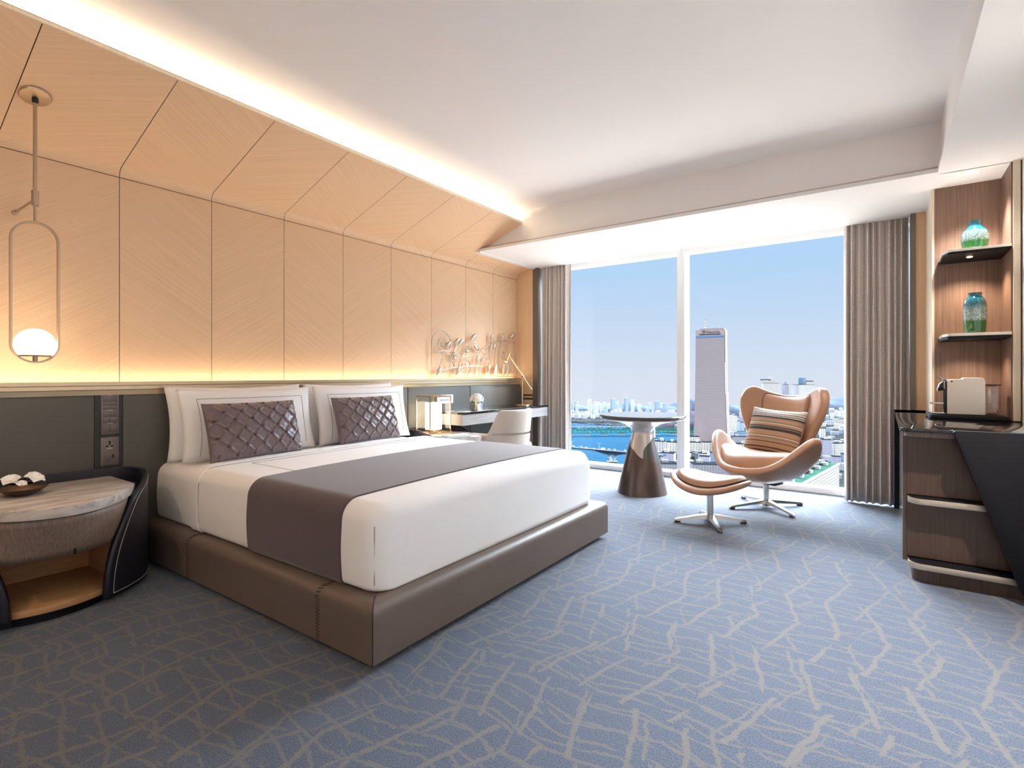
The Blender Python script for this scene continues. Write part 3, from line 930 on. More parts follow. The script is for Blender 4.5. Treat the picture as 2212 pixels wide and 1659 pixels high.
rn = obj('bed_runner', band_over(-2.52, -1.80, 0.007), M['runner'], ang=60)
tag(rn, 'wide plum cloth runner laid across the foot half of the white duvet', 'bed runner')

def pillow_mesh(w, h, th, bow=0.05, nu=36, nv=26, disp=None, uv=False):
    """cushion lying in its own plane: u along local y, v along local z, thickness along local x"""
    bm = bmesh.new()
    uvl = bm.loops.layers.uv.new('UVMap') if uv else None
    vuv = {}
    sides = []
    for sgn in (1, -1):
        rows = []
        for i in range(nu + 1):
            r_ = []
            for j in range(nv + 1):
                u, v = -1 + 2 * i / nu, -1 + 2 * j / nv
                y = w / 2 * u * (1 - bow * (1 - v * v) * abs(u))
                z = h / 2 * v * (1 - bow * 1.3 * (1 - u * u) * abs(v))
                f = max(0.0, (1 - abs(u) ** 2.6)) ** 0.55 * max(0.0, (1 - abs(v) ** 2.6)) ** 0.55
                x = sgn * th / 2 * f
                if disp and sgn > 0:
                    x += disp(u, v, w, h) * min(1.0, f * 2.2)
                edge = i in (0, nu) or j in (0, nv)
                if sgn < 0 and edge:
                    r_.append(sides[0][i][j])
                else:
                    q = bm.verts.new((x, y, z))
                    vuv[q] = ((u + 1) / 2, (v + 1) / 2)
                    r_.append(q)
            rows.append(r_)
        sides.append(rows)
        for i in range(nu):
            for j in range(nv):
                f_ = [rows[i][j], rows[i + 1][j], rows[i + 1][j + 1], rows[i][j + 1]]
                bm.faces.new(f_ if sgn > 0 else f_[::-1])
    if uv:
        for f_ in bm.faces:
            for lp in f_.loops:
                lp[uvl].uv = vuv[lp.vert]
    return bm
def place(bm, loc, lean=0.0, yaw=0.0, roll=0.0, zoff=0.0):
    Mx = Matrix.Translation(loc) @ Matrix.Rotation(yaw, 4, 'Z') @ Matrix.Rotation(roll, 4, 'X') @ Matrix.Rotation(-lean, 4, 'Y') @ Matrix.Translation((0, 0, zoff))
    bm.transform(Mx)
    return bm
def pillow(y0, y1, x, z, h, lean, label, line=False):
    r_ = root('pillow', (x, (y0 + y1) / 2, z), label, 'pillow', 'white bed pillows')
    bm = place(pillow_mesh(y1 - y0, h, 0.15, 0.055), (x, (y0 + y1) / 2, z), lean, 0, 0, h / 2)
    obj('case', bm, M['linen'], r_, ang=180)
    if line:
        w = y1 - y0
        pts = []
        for (u, v) in [(-0.80, -0.9), (-0.80, 0.70), (0.80, 0.70), (0.80, -0.9)]:
            pts.append((u, v))
        pl = []
        for (a, c) in zip(pts, pts[1:]):
            for k in range(16):
                s = k / 16
                pl.append((a[0] + (c[0] - a[0]) * s, a[1] + (c[1] - a[1]) * s))
        P = []
        for u, v in pl:
            f = max(0.0, (1 - abs(u) ** 2.6)) ** 0.55 * max(0.0, (1 - abs(v) ** 2.6)) ** 0.55
            P.append((0.075 * f + 0.001, w / 2 * u * (1 - 0.055 * (1 - v * v) * abs(u)), h / 2 * v * (1 - 0.0715 * (1 - u * u) * abs(v))))
        bm = tube(bmesh.new(), P, 0.0016, 5)
        place(bm, (x, (y0 + y1) / 2, z), lean, 0, 0, h / 2)
        obj('piping', bm, M['linen_line'], r_)
pillow(1.375, 2.275, -3.485, 0.572, 0.462, 0.10, 'white pillow against the headboard, rear of the pair near the nightstand flowers')
pillow(2.300, 3.165, -3.485, 0.572, 0.462, 0.10, 'white pillow against the headboard, rear of the pair beside the box lamp')
pillow(1.395, 2.285, -3.335, 0.578, 0.445, 0.20, 'white piped pillow leaning in front, behind the larger mauve cushion', True)
pillow(2.305, 3.205, -3.335, 0.578, 0.445, 0.20, 'white piped pillow leaning in front, behind the mauve cushion next to the desk', True)

def pinch(u, v, w, h):
    # pinched diamond smocking
    p = 0.105
    a = (u * w / 2) / p
    c = (v * h / 2) / (p * 0.98)
    s1, s2 = (a + c) % 1.0, (a - c) % 1.0
    d1, d2 = abs(s1 - 0.5) * 2, abs(s2 - 0.5) * 2      # 1 at the fold lines
    knot = math.exp(-((1 - d1) ** 2 + (1 - d2) ** 2) / 0.06)
    d = max(d1, d2)
    fold = d ** 5
    wob = 0.25 * math.sin(a * 23 + c * 7) * math.sin(c * 19 - a * 5)
    return 0.017 * fold * (1 - knot) * (1 + wob) + 0.004 * (1 - d) - 0.016 * knot
def mauve(y0, y1, x, z, h, lean, yaw, label, roll=0.0):
    r_ = root('cushion', (x, (y0 + y1) / 2, z), label, 'cushion', 'mauve satin cushions')
    bm = place(pillow_mesh(y1 - y0, h, 0.15, 0.03, 150, 100, pinch), (x, (y0 + y1) / 2, z), lean, yaw, roll, h / 2)
    obj('cover', bm, M['satin'], r_, ang=180)
mauve(1.455, 2.050, -3.13, 0.595, 0.355, 0.32, 0.02, 'mauve satin diamond-pinched cushion nearest the nightstand with the flower bowl')
mauve(2.350, 2.925, -3.15, 0.598, 0.355, 0.32, 0.0, 'mauve satin diamond-pinched cushion on the desk side of the bed')

# ================================================================== NIGHTSTANDS
def nightstand(cy, zt, sy, label):
    o = root('nightstand', (HX, cy, 0), label, 'nightstand', 'curved bedside tables')
    dz = zt - 0.53
    def pt(x, y):
        return (HX + x, cy + y * sy)
    half = spline([(0.012, 0.0, 0), (0.012, 0.20, 0), (0.02, 0.36, 0), (0.07, 0.425, 0), (0.16, 0.447, 0), (0.29, 0.435, 0), (0.41, 0.375, 0), (0.50, 0.28, 0), (0.568, 0.165, 0)], 10)
    def at_t(tt):
        f = max(0.0, min(0.99999, tt)) * (len(half) - 1)
        i = int(f)
        return half[i].lerp(half[i + 1], f - i)
    zr = zt + 0.045
    def t_end(z):
        q = (z - 0.028) / (zr - 0.028)
        return 1.0 - 0.24 * max(0.0, q) ** 2.2 - (0.0 if q < 0.8 else 5.0 * (q - 0.8) ** 2)
    for sg, nm in ((1, 'side_shell'), (-1, 'side_shell')):
        bm = bmesh.new()
        def f(a, c):
            z = 0.028 + (zr - 0.028) * (1 - (1 - c) ** 1.5)
            p = at_t(a * t_end(z))
            x, y = pt(p.x, p.y * sg)
            return (x, y, z)
        grid(bm, f, 48, 26)
        obj(nm, bm, M['navy'], o, ang=60, mods=(('SOLIDIFY', dict(thickness=0.024, offset=0.0)),))
        bm = bmesh.new()
        L = []
        for k in range(31):
            z = 0.045 + (zr - 0.06) * (1 - (1 - k / 30) ** 1.5)
            p = at_t(t_end(z) - 0.035)
            nrm = Vector((p.x - 0.15, p.y, 0)).normalized()
            x, y = pt(p.x + nrm.x * 0.0135, (p.y + nrm.y * 0.0135 / sy) * sg)
            L.append((x, y, z))
        b0 = []
        for k in range(12):
            p = at_t(t_end(0.045) - 0.035 - 0.03 * k)
            nrm = Vector((p.x - 0.15, p.y, 0)).normalized()
            x, y = pt(p.x + nrm.x * 0.0135, (p.y + nrm.y * 0.0135 / sy) * sg)
            b0.append((x, y, 0.045))
        tube(bm, b0[::-1] + L, 0.0013, 5)
        obj('stitching', bm, M['white_thread'], o)
    def bow(y, d=0.0):
        return 0.71 - 2.6 * y * y - d
    N = 24
    top = [pt(0.03, -0.355), pt(bow(0.355), -0.355)] + [pt(bow(-0.355 + 0.71 * k / N), -0.355 + 0.71 * k / N) for k in range(1, N)] + [pt(bow(0.355), 0.355), pt(0.03, 0.355)]
    bm = prism(bmesh.new(), top, 'z', zt - 0.045, zt, 0.003)
    obj('marble_top', bm, M['marble'], o, ang=30)
    # drawer front: bowed, narrower and drawn in towards its foot
    bm = bmesh.new()
    z0, z1 = zt - 0.235, zt - 0.05
    def fr(a, c):
        hw = 0.185 + (0.285 - 0.185) * c
        y = -hw + 2 * hw * a
        x = (0.615 - 1.7 * y * y) * (1 - c) + (0.682 - 2.6 * y * y) * c
        xx, yy = pt(x, y)
        return (xx, yy, z0 + (z1 - z0) * c)
    grid(bm, fr, 24, 6)
    dr = obj('drawer', bm, M['drawer_wood'], o, ang=60, mods=(('SOLIDIFY', dict(thickness=0.02, offset=0.0)),))
    xx, yy = pt(0.636, 0.035)
    obj('pull_notch', B(xx - 0.006, xx + 0.004, yy - 0.003, yy + 0.003, z0 + 0.001, z0 + 0.026), M['black'], dr, smooth=False)
    # open cubby
    P = [pt(0.10, -0.26), pt(0.42, -0.26)] + [pt(0.578 - 1.5 * y * y, y) for y in [-0.19 + 0.38 * k / 16 for k in range(17)]] + [pt(0.42, 0.26), pt(0.10, 0.26)]
    bm = prism(bmesh.new(), P, 'z', 0.045, 0.075, 0.002)
    obj('shelf', bm, M['cubby'], o, ang=30)
    x0, y0 = pt(0.09, -0.27); x1, y1 = pt(0.11, 0.27)
    bm = B(x0, x1, y0, y1, 0.075, z0 + 0.03)
    x0, y0 = pt(0.10, 0.235); x1, y1 = pt(0.46, 0.25)
    box(bm, x0, x1, y0, y1, 0.075, z0 + 0.03)
    x0, y0 = pt(0.10, -0.25); x1, y1 = pt(0.46, -0.235)
    box(bm, x0, x1, y0, y1, 0.075, z0 + 0.03)
    obj('cubby_lining', bm, M['cubby'], o, smooth=False)
    x0, y0 = pt(0.06, -0.36); x1, y1 = pt(0.44, 0.36)
    obj('carcass', B(x0, x1, y0, y1, z0 + 0.03, zt - 0.046), M['black'], o, smooth=False)
    P = [pt(0.05, -0.34)] + [pt(0.545 - 1.6 * y * y, y) for y in [-0.33 + 0.66 * k / 16 for k in range(17)]] + [pt(0.05, 0.34)]
    obj('plinth', prism(bmesh.new(), P, 'z', 0.0, 0.045), M['black'], o, ang=30)
    return o
nightstand(0.765, 0.53, 1.0, 'navy leather bedside table with marble top holding the flower bowl')
nightstand(3.605, 0.56, 0.60, 'marble topped bedside table under the lit box lamp beyond the bed')

# flower bowl
bc = (-3.33, 0.70, 0.531)
bo = root('bowl', bc, 'shallow dark copper bowl of white orchids on the marble nightstand', 'bowl')
bm = lathe(bmesh.new(), [(0, 0.0), (0.035, 0.0), (0.062, 0.012), (0.094, 0.036), (0.090, 0.040), (0.050, 0.056), (0.042, 0.054), (0.050, 0.048), (0.082, 0.037), (0.055, 0.015), (0, 0.008)], bc, 48)
obj('body', bm, M['bowl'], bo, ang=30)
def blossom(c, rz, tilt, s, label):
    o = root('orchid_blossom', c, label, 'flower', 'orchids in the copper bowl')
    for k in range(5):
        a = rz + 2 * PI * k / 5
        bm = bmesh.new()
        wd = 0.027 if k in (1, 4) else 0.021
        def f(u, v):
            r_ = u * 0.042 * s
            w_ = wd * s * math.sin(PI * min(0.97, 0.08 + 0.9 * u)) ** 0.7 * (v - 0.5) * 2
            return (r_, w_, 0.012 * s * math.sin(PI * u) + 0.006 * s * (2 * v - 1) ** 2)
        grid(bm, f, 8, 6)
        bm.transform(Matrix.Translation(c) @ Matrix.Rotation(tilt[0], 4, 'X') @ Matrix.Rotation(tilt[1], 4, 'Y') @ Matrix.Rotation(a, 4, 'Z') @ Matrix.Rotation(-0.35, 4, 'Y'))
        obj('petal', bm, M['petal'], o, ang=180, mods=(('SOLIDIFY', dict(thickness=0.0015)),))
    bm = lathe(bmesh.new(), [(0, -0.012), (0.006 * s, -0.006), (0.007 * s, 0.004), (0, 0.012 * s)], c, 10)
    obj('centre', bm, M['leaf'], o)
blossom((-3.355, 0.665, 0.592), 0.3, (0.2, 0.5), 1.0, 'leftmost white orchid bloom in the copper bowl')
blossom((-3.315, 0.735, 0.596), 1.1, (-0.3, 0.5), 1.08, 'large white orchid bloom on the bed side of the copper bowl')
blossom((-3.292, 0.690, 0.584), 2.0, (0.1, 0.8), 0.55, 'small white orchid bud at the front of the copper bowl')

# ================================================================== PENDANT LAMP
px, py = -3.340, 0.748
pl = root('pendant_lamp', (px, py, 1.157), 'bronze pendant with a long loop holding a glowing globe over the nightstand', 'pendant lamp')
ztop = 2.317 + (px + 3.7) * 0.367
sl = math.atan(0.367)
bm = lathe(bmesh.new(), [(0, 0.0), (0.058, 0.0), (0.062, -0.004), (0.058, -0.010), (0.018, -0.013), (0, -0.013)], (0, 0, 0), 40)
bm.transform(Matrix.Translation((px, py, ztop - 0.004)) @ Matrix.Rotation(-sl, 4, 'Y'))
obj('ceiling_rose', bm, M['bronze'], pl)
obj('swivel', lathe(bmesh.new(), [(0, 0.012), (0.012, 0.010), (0.013, -0.012), (0.007, -0.02), (0, -0.02)], (px, py, ztop - 0.022), 16), M['thread'], pl)
bm = tube(bmesh.new(), [(px, py, ztop - 0.02), (px, py, 1.995)], 0.008, 12)
tube(bm, [(px, py, 2.0), (px, py, 1.838)], 0.0062, 12)
obj('rod', bm, M['bronze'], pl)
obj('collar', lathe(bmesh.new(), [(0, 0.038), (0.0145, 0.036), (0.0145, -0.036), (0, -0.038)], (px, py, 1.950), 20), M['bronze'], pl)
bm = tube(bmesh.new(), [(px, py, 1.945), (XL + 0.02, py + 0.0, 1.945)], 0.0055, 10)
bmt = lathe(bmesh.new(), [(0, 0.0), (0.013, 0.0), (0.013, 0.02), (0, 0.022)], (0, 0, 0), 16)
bmt.transform(Matrix.Translation((XL, py, 1.945)) @ Matrix.Rotation(PI / 2, 4, 'Y'))
grow(bm, bmt)
obj('wall_stay', bm, M['bronze'], pl)
hw_, zl0, zl1 = 0.090, 1.157, 1.838
lp = []
for k in range(25):
    a = PI * k / 24
    lp.append((px, py + hw_ * math.cos(a), zl1 - hw_ + hw_ * math.sin(a)))
for k in range(25):
    a = PI + PI * k / 24
    lp.append((px, py + hw_ * math.cos(a), zl0 + hw_ + hw_ * math.sin(a)))
bm = bmesh.new()
rr = [[], [], [], []]
cen = (zl0 + zl1) / 2
for i, p in enumerate(lp):
    zc_ = min(max(p[2], zl0 + hw_), zl1 - hw_)
    n_ = Vector((0, p[1] - py, p[2] - zc_)).normalized()
    for q, (dx, dn) in enumerate(((-0.013, 0.001), (0.013, 0.001), (0.013, -0.007), (-0.013, -0.007))):
        rr[q].append(bm.verts.new(Vector(p) + Vector((dx, 0, 0)) + n_ * dn))
for i in range(len(lp)):
    j = (i + 1) % len(lp)
    for q in range(4):
        bm.faces.new([rr[q][i], rr[q][j], rr[(q + 1) % 4][j], rr[(q + 1) % 4][i]])
obj('loop', bm, M['bronze'], pl, ang=50)
gz = 1.243
prof = [(0.0, 0.079)] + [(0.079 * math.sin(a), 0.079 * math.cos(a)) for a in [0.15 * k for k in range(1, 15)]] + [(0.066, -0.047), (0, -0.047)]
obj('globe', lathe(bmesh.new(), prof, (px, py, gz), 40), M['globe'], pl, label='glowing opal glass globe')
bm = lathe(bmesh.new(), [(0, 0.004), (0.064, 0.004), (0.066, 0.0), (0.064, -0.004), (0.010, -0.006), (0.009, -0.032), (0, -0.033)], (px, py, gz - 0.051), 32)
obj('globe_dish', bm, M['bronze'], pl)
light('pendant_glow', 'POINT', (px, py, gz + 0.005), 5.5, (1.0, 0.78, 0.54), shadow_soft_size=0.085)

# ================================================================== BOX LAMP AND SLAB
lx, ly, lz = -3.395, 3.555, 0.561
tl = root('table_lamp', (lx, ly, lz), 'brass framed glass box lamp with a lit white cylinder shade', 'table lamp', rz=-0.21)
S, Hh, e = 0.112, 0.345, 0.004
bm = bmesh.new()
for sx in (-1, 1):
    for sy_ in (-1, 1):
        box(bm, sx * S - e, sx * S + e, sy_ * S - e, sy_ * S + e, 0.0, Hh)
for z_ in (0.006, Hh - e):
    for s_ in (-1, 1):
        box(bm, -S, S, s_ * S - e, s_ * S + e, z_ - e, z_ + e)
        box(bm, s_ * S - e, s_ * S + e, -S, S, z_ - e, z_ + e)
obj('frame', bm, M['gold'], tl, smooth=False, world=False)
bm = bmesh.new()
for s_ in (-1, 1):
    box(bm, -S, S, s_ * S - 0.001, s_ * S + 0.001, 0.01, Hh - 0.01)
    box(bm, s_ * S - 0.001, s_ * S + 0.001, -S, S, 0.01, Hh - 0.01)
obj('glass', bm, M['clear_glass'], tl, smooth=False, world=False)
bm = B(-S, S, -0.012, 0.012, 0.008, 0.016)
box(bm, -0.012, 0.012, -S, S, 0.008, 0.016)
obj('cross_base', bm, M['gold'], tl, smooth=False, world=False)
obj('lamp_holder', lathe(bmesh.new(), [(0, 0.012), (0.052, 0.012), (0.052, 0.036), (0, 0.036)], (0, 0, 0), 32), M['gold'], tl, world=False)
obj('lamp_shade', lathe(bmesh.new(), [(0, 0.036), (0.072, 0.036), (0.076, 0.042), (0.076, 0.275), (0.072, 0.281), (0, 0.281)], (0, 0, 0), 40), M['shade'], tl, world=False, label='glowing white opal cylinder')
obj('stem', tube(bmesh.new(), [(0, 0, 0.281), (0, 0, Hh)], 0.005, 8), M['gold'], tl, world=False)
light('box_lamp_glow', 'POINT', (lx, ly, lz + 0.16), 5.0, (1.0, 0.74, 0.46), shadow_soft_size=0.08)
gs = obj('stone_slab', box(bmesh.new(), -0.055, 0.055, -0.115, 0.115, 0, 0.02, 0.002, 2, Matrix.Translation((-3.03, 3.455, 0.561)) @ Matrix.Rotation(-0.25, 4, 'Z')), M['slab'])
tag(gs, 'small grey stone slab lying beside the box lamp', 'tray')

# ================================================================== DESK, LAMP, FLOWERS, CHAIR
DZ, DX1, DY0, DY1 = 0.752, -3.165, 3.705, 5.215
dk = root('desk', (-3.4, 4.45, 0.62), 'floating grey wood desk with a black top along the headboard', 'desk')
obj('desk_top', B(-3.598, DX1, DY0, DY1, DZ - 0.022, DZ, 0.002), M['gloss_black'], dk)
obj('apron', B(-3.598, DX1 - 0.006, DY0 + 0.004, DY1 - 0.004, 0.628, DZ - 0.0225), M['desk_wood'], dk, smooth=False)
dl = root('desk_lamp', (-3.37, 4.985, DZ), 'slim brass reading lamp with a tilted arm on the desk', 'desk lamp')
c = Vector((-3.37, 4.985, DZ))
obj('base', lathe(bmesh.new(), [(0, 0), (0.092, 0), (0.095, 0.004), (0.092, 0.009), (0, 0.009)], c, 40), M['gold'], dl)
obj('pole', tube(bmesh.new(), [c + Vector((0, 0, 0.005)), c + Vector((0, 0, 0.485))], 0.0048, 10), M['gold'], dl)
Rr = Vector((0.817, 0.576, 0))
J = c + Vector((0, 0, 0.333))
bm = tube(bmesh.new(), [J - Rr * 0.155 + Vector((0, 0, 0.235)) + Vector((0.012, -0.012, 0)), J + Rr * 0.105 + Vector((0, 0, -0.155)) + Vector((0.012, -0.012, 0))], 0.0045, 10)
obj('arm', bm, M['gold'], dl)
bm = lathe(bmesh.new(), [(0, 0.016), (0.010, 0.013), (0.016, 0), (0.010, -0.013), (0, -0.016)], J + Vector((0.004, -0.004, 0)), 16)
obj('joint', bm, M['gold'], dl)
hd_ = J - Rr * 0.175 + Vector((0.012, -0.012, 0.205))
axm = Matrix.Translation(hd_) @ Matrix.Rotation(YAW, 4, 'Z') @ Matrix.Rotation(0.36, 4, 'Y')
bm = lathe(bmesh.new(), [(0, 0.075), (0.020, 0.073), (0.022, 0.060), (0.027, -0.045), (0.025, -0.045), (0.020, 0.055), (0, 0.060)], (0, 0, 0), 24)
bm.transform(axm)
obj('lamp_head', bm, M['gold'], dl)
bm = lathe(bmesh.new(), [(0, -0.050), (0.016, -0.046), (0.023, -0.030), (0.020, -0.02), (0, -0.02)], (0, 0, 0), 20)
bm.transform(axm)
obj('bulb', bm, M['bulb'], dl, label='bright warm bulb')
o = light('desk_lamp_beam', 'SPOT', axm @ Vector((0, 0, -0.055)), 3.5, WARM, spot_size=1.7, spot_blend=0.6, shadow_soft_size=0.02)
o.rotation_euler = (axm.to_3x3()).to_euler()

vc = (-3.255, 4.02, DZ + 0.001)
fv = root('flower_vase', vc, 'square glass vase with white hydrangea on the black desk top', 'vase')
bm = bmesh.new()
w_ = 0.043
def vf(a, q):
    k = int(a * 4) % 4
    s = a * 4 - int(a * 4)
    cs = [(-1, -1), (1, -1), (1, 1), (-1, 1), (-1, -1)]
    x = cs[k][0] + (cs[k + 1][0] - cs[k][0]) * s
    y = cs[k][1] + (cs[k + 1][1] - cs[k][1]) * s
    sc_ = w_ * (0.86 + 0.14 * q)
    return (vc[0] + x * sc_, vc[1] + y * sc_, vc[2] + 0.092 * q)
grid(bm, vf, 16, 5, cu=True)
obj('vase_body', bm, mat('mirrored_glass', (0.55, 0.58, 0.60), 0.08, metal=0.9), fv, smooth=False, mods=(('SOLIDIFY', dict(thickness=0.003, offset=-1)),))
obj('filling', B(vc[0] - 0.036, vc[0] + 0.036, vc[1] - 0.036, vc[1] + 0.036, vc[2] + 0.004, vc[2] + 0.088), M['black'], fv, smooth=False)
hy = root('hydrangea', (vc[0], vc[1], vc[2] + 0.08), 'round white hydrangea head filling the square glass vase', 'flower')
bm = bmesh.new()
rnd = random.Random(3)
for k in range(70):
    a = rnd.uniform(0, 2 * PI)
    el = rnd.uniform(-0.25, 1.5)
    n_ = Vector((math.cos(a) * math.cos(el), math.sin(a) * math.cos(el), math.sin(el)))
    p = Vector((vc[0], vc[1], vc[2] + 0.105)) + Vector((n_.x * 0.062, n_.y * 0.062, n_.z * 0.052))
    q = n_.to_track_quat('Z', 'Y').to_matrix().to_4x4()
    for j in range(4):
        tmp = bmesh.new()
        grid(tmp, lambda u, v: (u * 0.017, 0.011 * math.sin(PI * (0.1 + 0.85 * u)) * (2 * v - 1), 0.006 * u * (1 - u) * 4 - 0.002 * u), 3, 2)
        tmp.transform(Matrix.Translation(p) @ q @ Matrix.Rotation(a * 3 + j * PI / 2, 4, 'Z') @ Matrix.Rotation(-0.2, 4, 'Y'))
        grow(bm, tmp)
bmesh.ops.create_icosphere(bm, subdivisions=2, radius=0.05, matrix=Matrix.Translation((vc[0], vc[1], vc[2] + 0.105)))
obj('florets', bm, M['petal'], hy, ang=180)
bm = bmesh.new()
for k in range(5):
    a = 0.6 + k * 1.25
    tmp = bmesh.new()
    grid(tmp, lambda u, v: (0.03 + u * 0.05, 0.016 * math.sin(PI * (0.05 + 0.9 * u)) * (2 * v - 1), 0.085 - 0.02 * u * u), 5, 2)
    tmp.transform(Matrix.Translation(vc) @ Matrix.Rotation(a, 4, 'Z'))
    grow(bm, tmp)
obj('leaves', bm, M['leaf'], hy, ang=180)

# desk chair: barrel back opening towards the desk
ccx, ccy = -2.985, 4.08
ch = root('desk_chair', (ccx, ccy, 0), 'cream leather barrel chair with dark stitching pushed up to the desk', 'desk chair')
def sstep(a, b_, x):
    q = max(0.0, min(1.0, (x - a) / (b_ - a)))
    return q * q * (3 - 2 * q)
def chair_plan(a):
    # a in [-1,1]; straight arms then a half round back (towards +x)
    s = a * (0.28 * PI / 2 + 0.27)
    q = 0.28 * PI / 2
    if abs(s) <= q:
        an = s / 0.28
        return (0.27 * math.cos(an), 0.28 * math.sin(an), an)
    ex = abs(s) - q
    return (-ex, (0.28 - 0.02 * ex) * (1 if s > 0 else -1), PI / 2 * (1 if s > 0 else -1))
def chair_top(a):
    return 0.775 - 0.225 * sstep(0.38, 0.60, abs(a)) - 0.03 * sstep(0.85, 1.0, abs(a))
bm = bmesh.new()
def cf(a, v):
    x, y, an = chair_plan(2 * a - 1)
    zt_ = chair_top(2 * a - 1)
    z = 0.34 + (zt_ - 0.34) * v
    fl = 0.90 + 0.13 * v
    return (ccx + x * fl, ccy + y * fl, z)
grid(bm, cf, 64, 12)
obj('back_shell', bm, M['cream'], ch, ang=180, mods=(('SOLIDIFY', dict(thickness=0.045, offset=-1.0)), ('BEVEL', dict(width=0.014, segments=3, limit_method='ANGLE', angle_limit=1.0))))
bm = bmesh.new()
for k in range(46):
    a = -0.50 + 0.92 * k / 45
    x, y, an = chair_plan(a)
    f_ = 0.90 + 0.13 * ((0.555 - 0.34) / (chair_top(a) - 0.34)) + 0.006
    tube(bm, [(ccx + x * f_ + 0.0, ccy + y * f_, 0.548), (ccx + x * f_ + 0.002, ccy + y * f_ + 0.004, 0.566)], 0.0018, 4)
for k in range(16):
    x, y, an = chair_plan(0.27)
    z = 0.54 - 0.012 * k
    f_ = 0.90 + 0.13 * ((z - 0.34) / (chair_top(0.27) - 0.34)) + 0.006
    tube(bm, [(ccx + x * f_ + 0.004, ccy + y * f_ - 0.006, z), (ccx + x * f_ - 0.004, ccy + y * f_ + 0.006, z + 0.004)], 0.0016, 4)
obj('stitching', bm, M['thread'], ch)
bm = box(bmesh.new(), ccx - 0.27, ccx + 0.2, ccy - 0.23, ccy + 0.23, 0.35, 0.455, 0.035, 4)
obj('seat', bm, M['cream'], ch)
for sx, sy_ in ((-0.2, -0.2), (-0.2, 0.2), (0.17, -0.17), (0.17, 0.17)):
    obj('leg', tube(bmesh.new(), [(ccx + sx, ccy + sy_, 0.36), (ccx + sx * 1.12, ccy + sy_ * 1.12, 0.0)], [0.018, 0.011], 10), M['dark_wood'], ch)

# ================================================================== METAL PLANT RELIEF
SX = -3.672
ws = root('wall_sculpture', (SX, 4.55, 1.075), 'pale metal relief of curling stems and leaves over the desk', 'wall sculpture')
FR = [(3.819, 1.44), (3.819, 1.08), (5.27, 1.08), (5.27, 1.53)]
def T3(p, dx=0.0):
    return (SX + dx, p[0], p[1])
obj('frame', tube(bmesh.new(), [T3(p) for p in FR], 0.0055, 6), M['champagne'], ws)
SP = {
 'spiral_tendril': [[(3.819, 1.30), (3.819, 1.43), (3.85, 1.501), (3.927, 1.546), (3.999, 1.542), (4.072, 1.493), (4.096, 1.43), (4.079, 1.375), (4.018, 1.348), (3.972, 1.348), (3.927, 1.382), (3.914, 1.421), (3.933, 1.462), (3.979, 1.474), (4.018, 1.449), (4.032, 1.418), (4.005, 1.39), (3.972, 1.402), (3.969, 1.428), (3.992, 1.439)],
  [(4.339, 1.083), (4.386, 1.135), (4.398, 1.197), (4.368, 1.249), (4.31, 1.271), (4.252, 1.261), (4.22, 1.223), (4.224, 1.181), (4.266, 1.149), (4.31, 1.159), (4.331, 1.192), (4.31, 1.22), (4.274, 1.219), (4.263, 1.196), (4.288, 1.186)]],
 'vine': [[(3.85, 1.326), (3.914, 1.339), (3.999, 1.345), (4.113, 1.331), (4.252, 1.303), (4.339, 1.291), (4.435, 1.308), (4.588, 1.362), (4.708, 1.421), (4.831, 1.472), (4.942, 1.495), (5.091, 1.506), (5.21, 1.499), (5.266, 1.483)],
  [(3.85, 1.12), (3.933, 1.138), (4.012, 1.156), (4.14, 1.173), (4.288, 1.186), (4.435, 1.196), (4.588, 1.198), (4.748, 1.19), (4.89, 1.171), (4.976, 1.18), (5.02, 1.201)]],
 'stem': [[(3.882, 1.084), (3.92, 1.169), (3.992, 1.331)], [(4.038, 1.084), (4.018, 1.152), (3.959, 1.276), (3.876, 1.336)], [(4.062, 1.084), (4.075, 1.216), (4.113, 1.331), (4.175, 1.425)], [(4.133, 1.084), (4.154, 1.263), (4.224, 1.395)], [(4.154, 1.084), (4.238, 1.265), (4.324, 1.38), (4.427, 1.485)], [(4.14, 1.189), (4.086, 1.252), (4.005, 1.309)], [(4.492, 1.083), (4.495, 1.175), (4.526, 1.262)], [(4.553, 1.083), (4.557, 1.175), (4.6, 1.254)], [(4.74, 1.082), (4.74, 1.192), (4.692, 1.276), (4.565, 1.375)], [(4.765, 1.192), (4.79, 1.303), (4.815, 1.39)], [(4.732, 1.227), (4.757, 1.378), (4.773, 1.484)], [(4.907, 1.179), (4.925, 1.333), (4.976, 1.5)], [(4.873, 1.082), (4.907, 1.164), (4.907, 1.332), (4.959, 1.488)], [(4.588, 1.21), (4.708, 1.316), (4.773, 1.429)], [(5.091, 1.087), (5.1, 1.286), (5.082, 1.411), (5.109, 1.501)], [(5.02, 1.087), (5.038, 1.232), (5.056, 1.368), (5.1, 1.485)], [(5.173, 1.129), (5.191, 1.341), (5.219, 1.491)]]}
for nm, ls in SP.items():
    for i, L in enumerate(ls):
        obj(nm, tube(bmesh.new(), [T3(p, 0.006 + 0.008 * (i % 3)) for p in spline([(a, c_, 0) for a, c_ in L], 6)], 0.0065 if nm != 'stem' else 0.0045, 6), M['champagne'], ws)
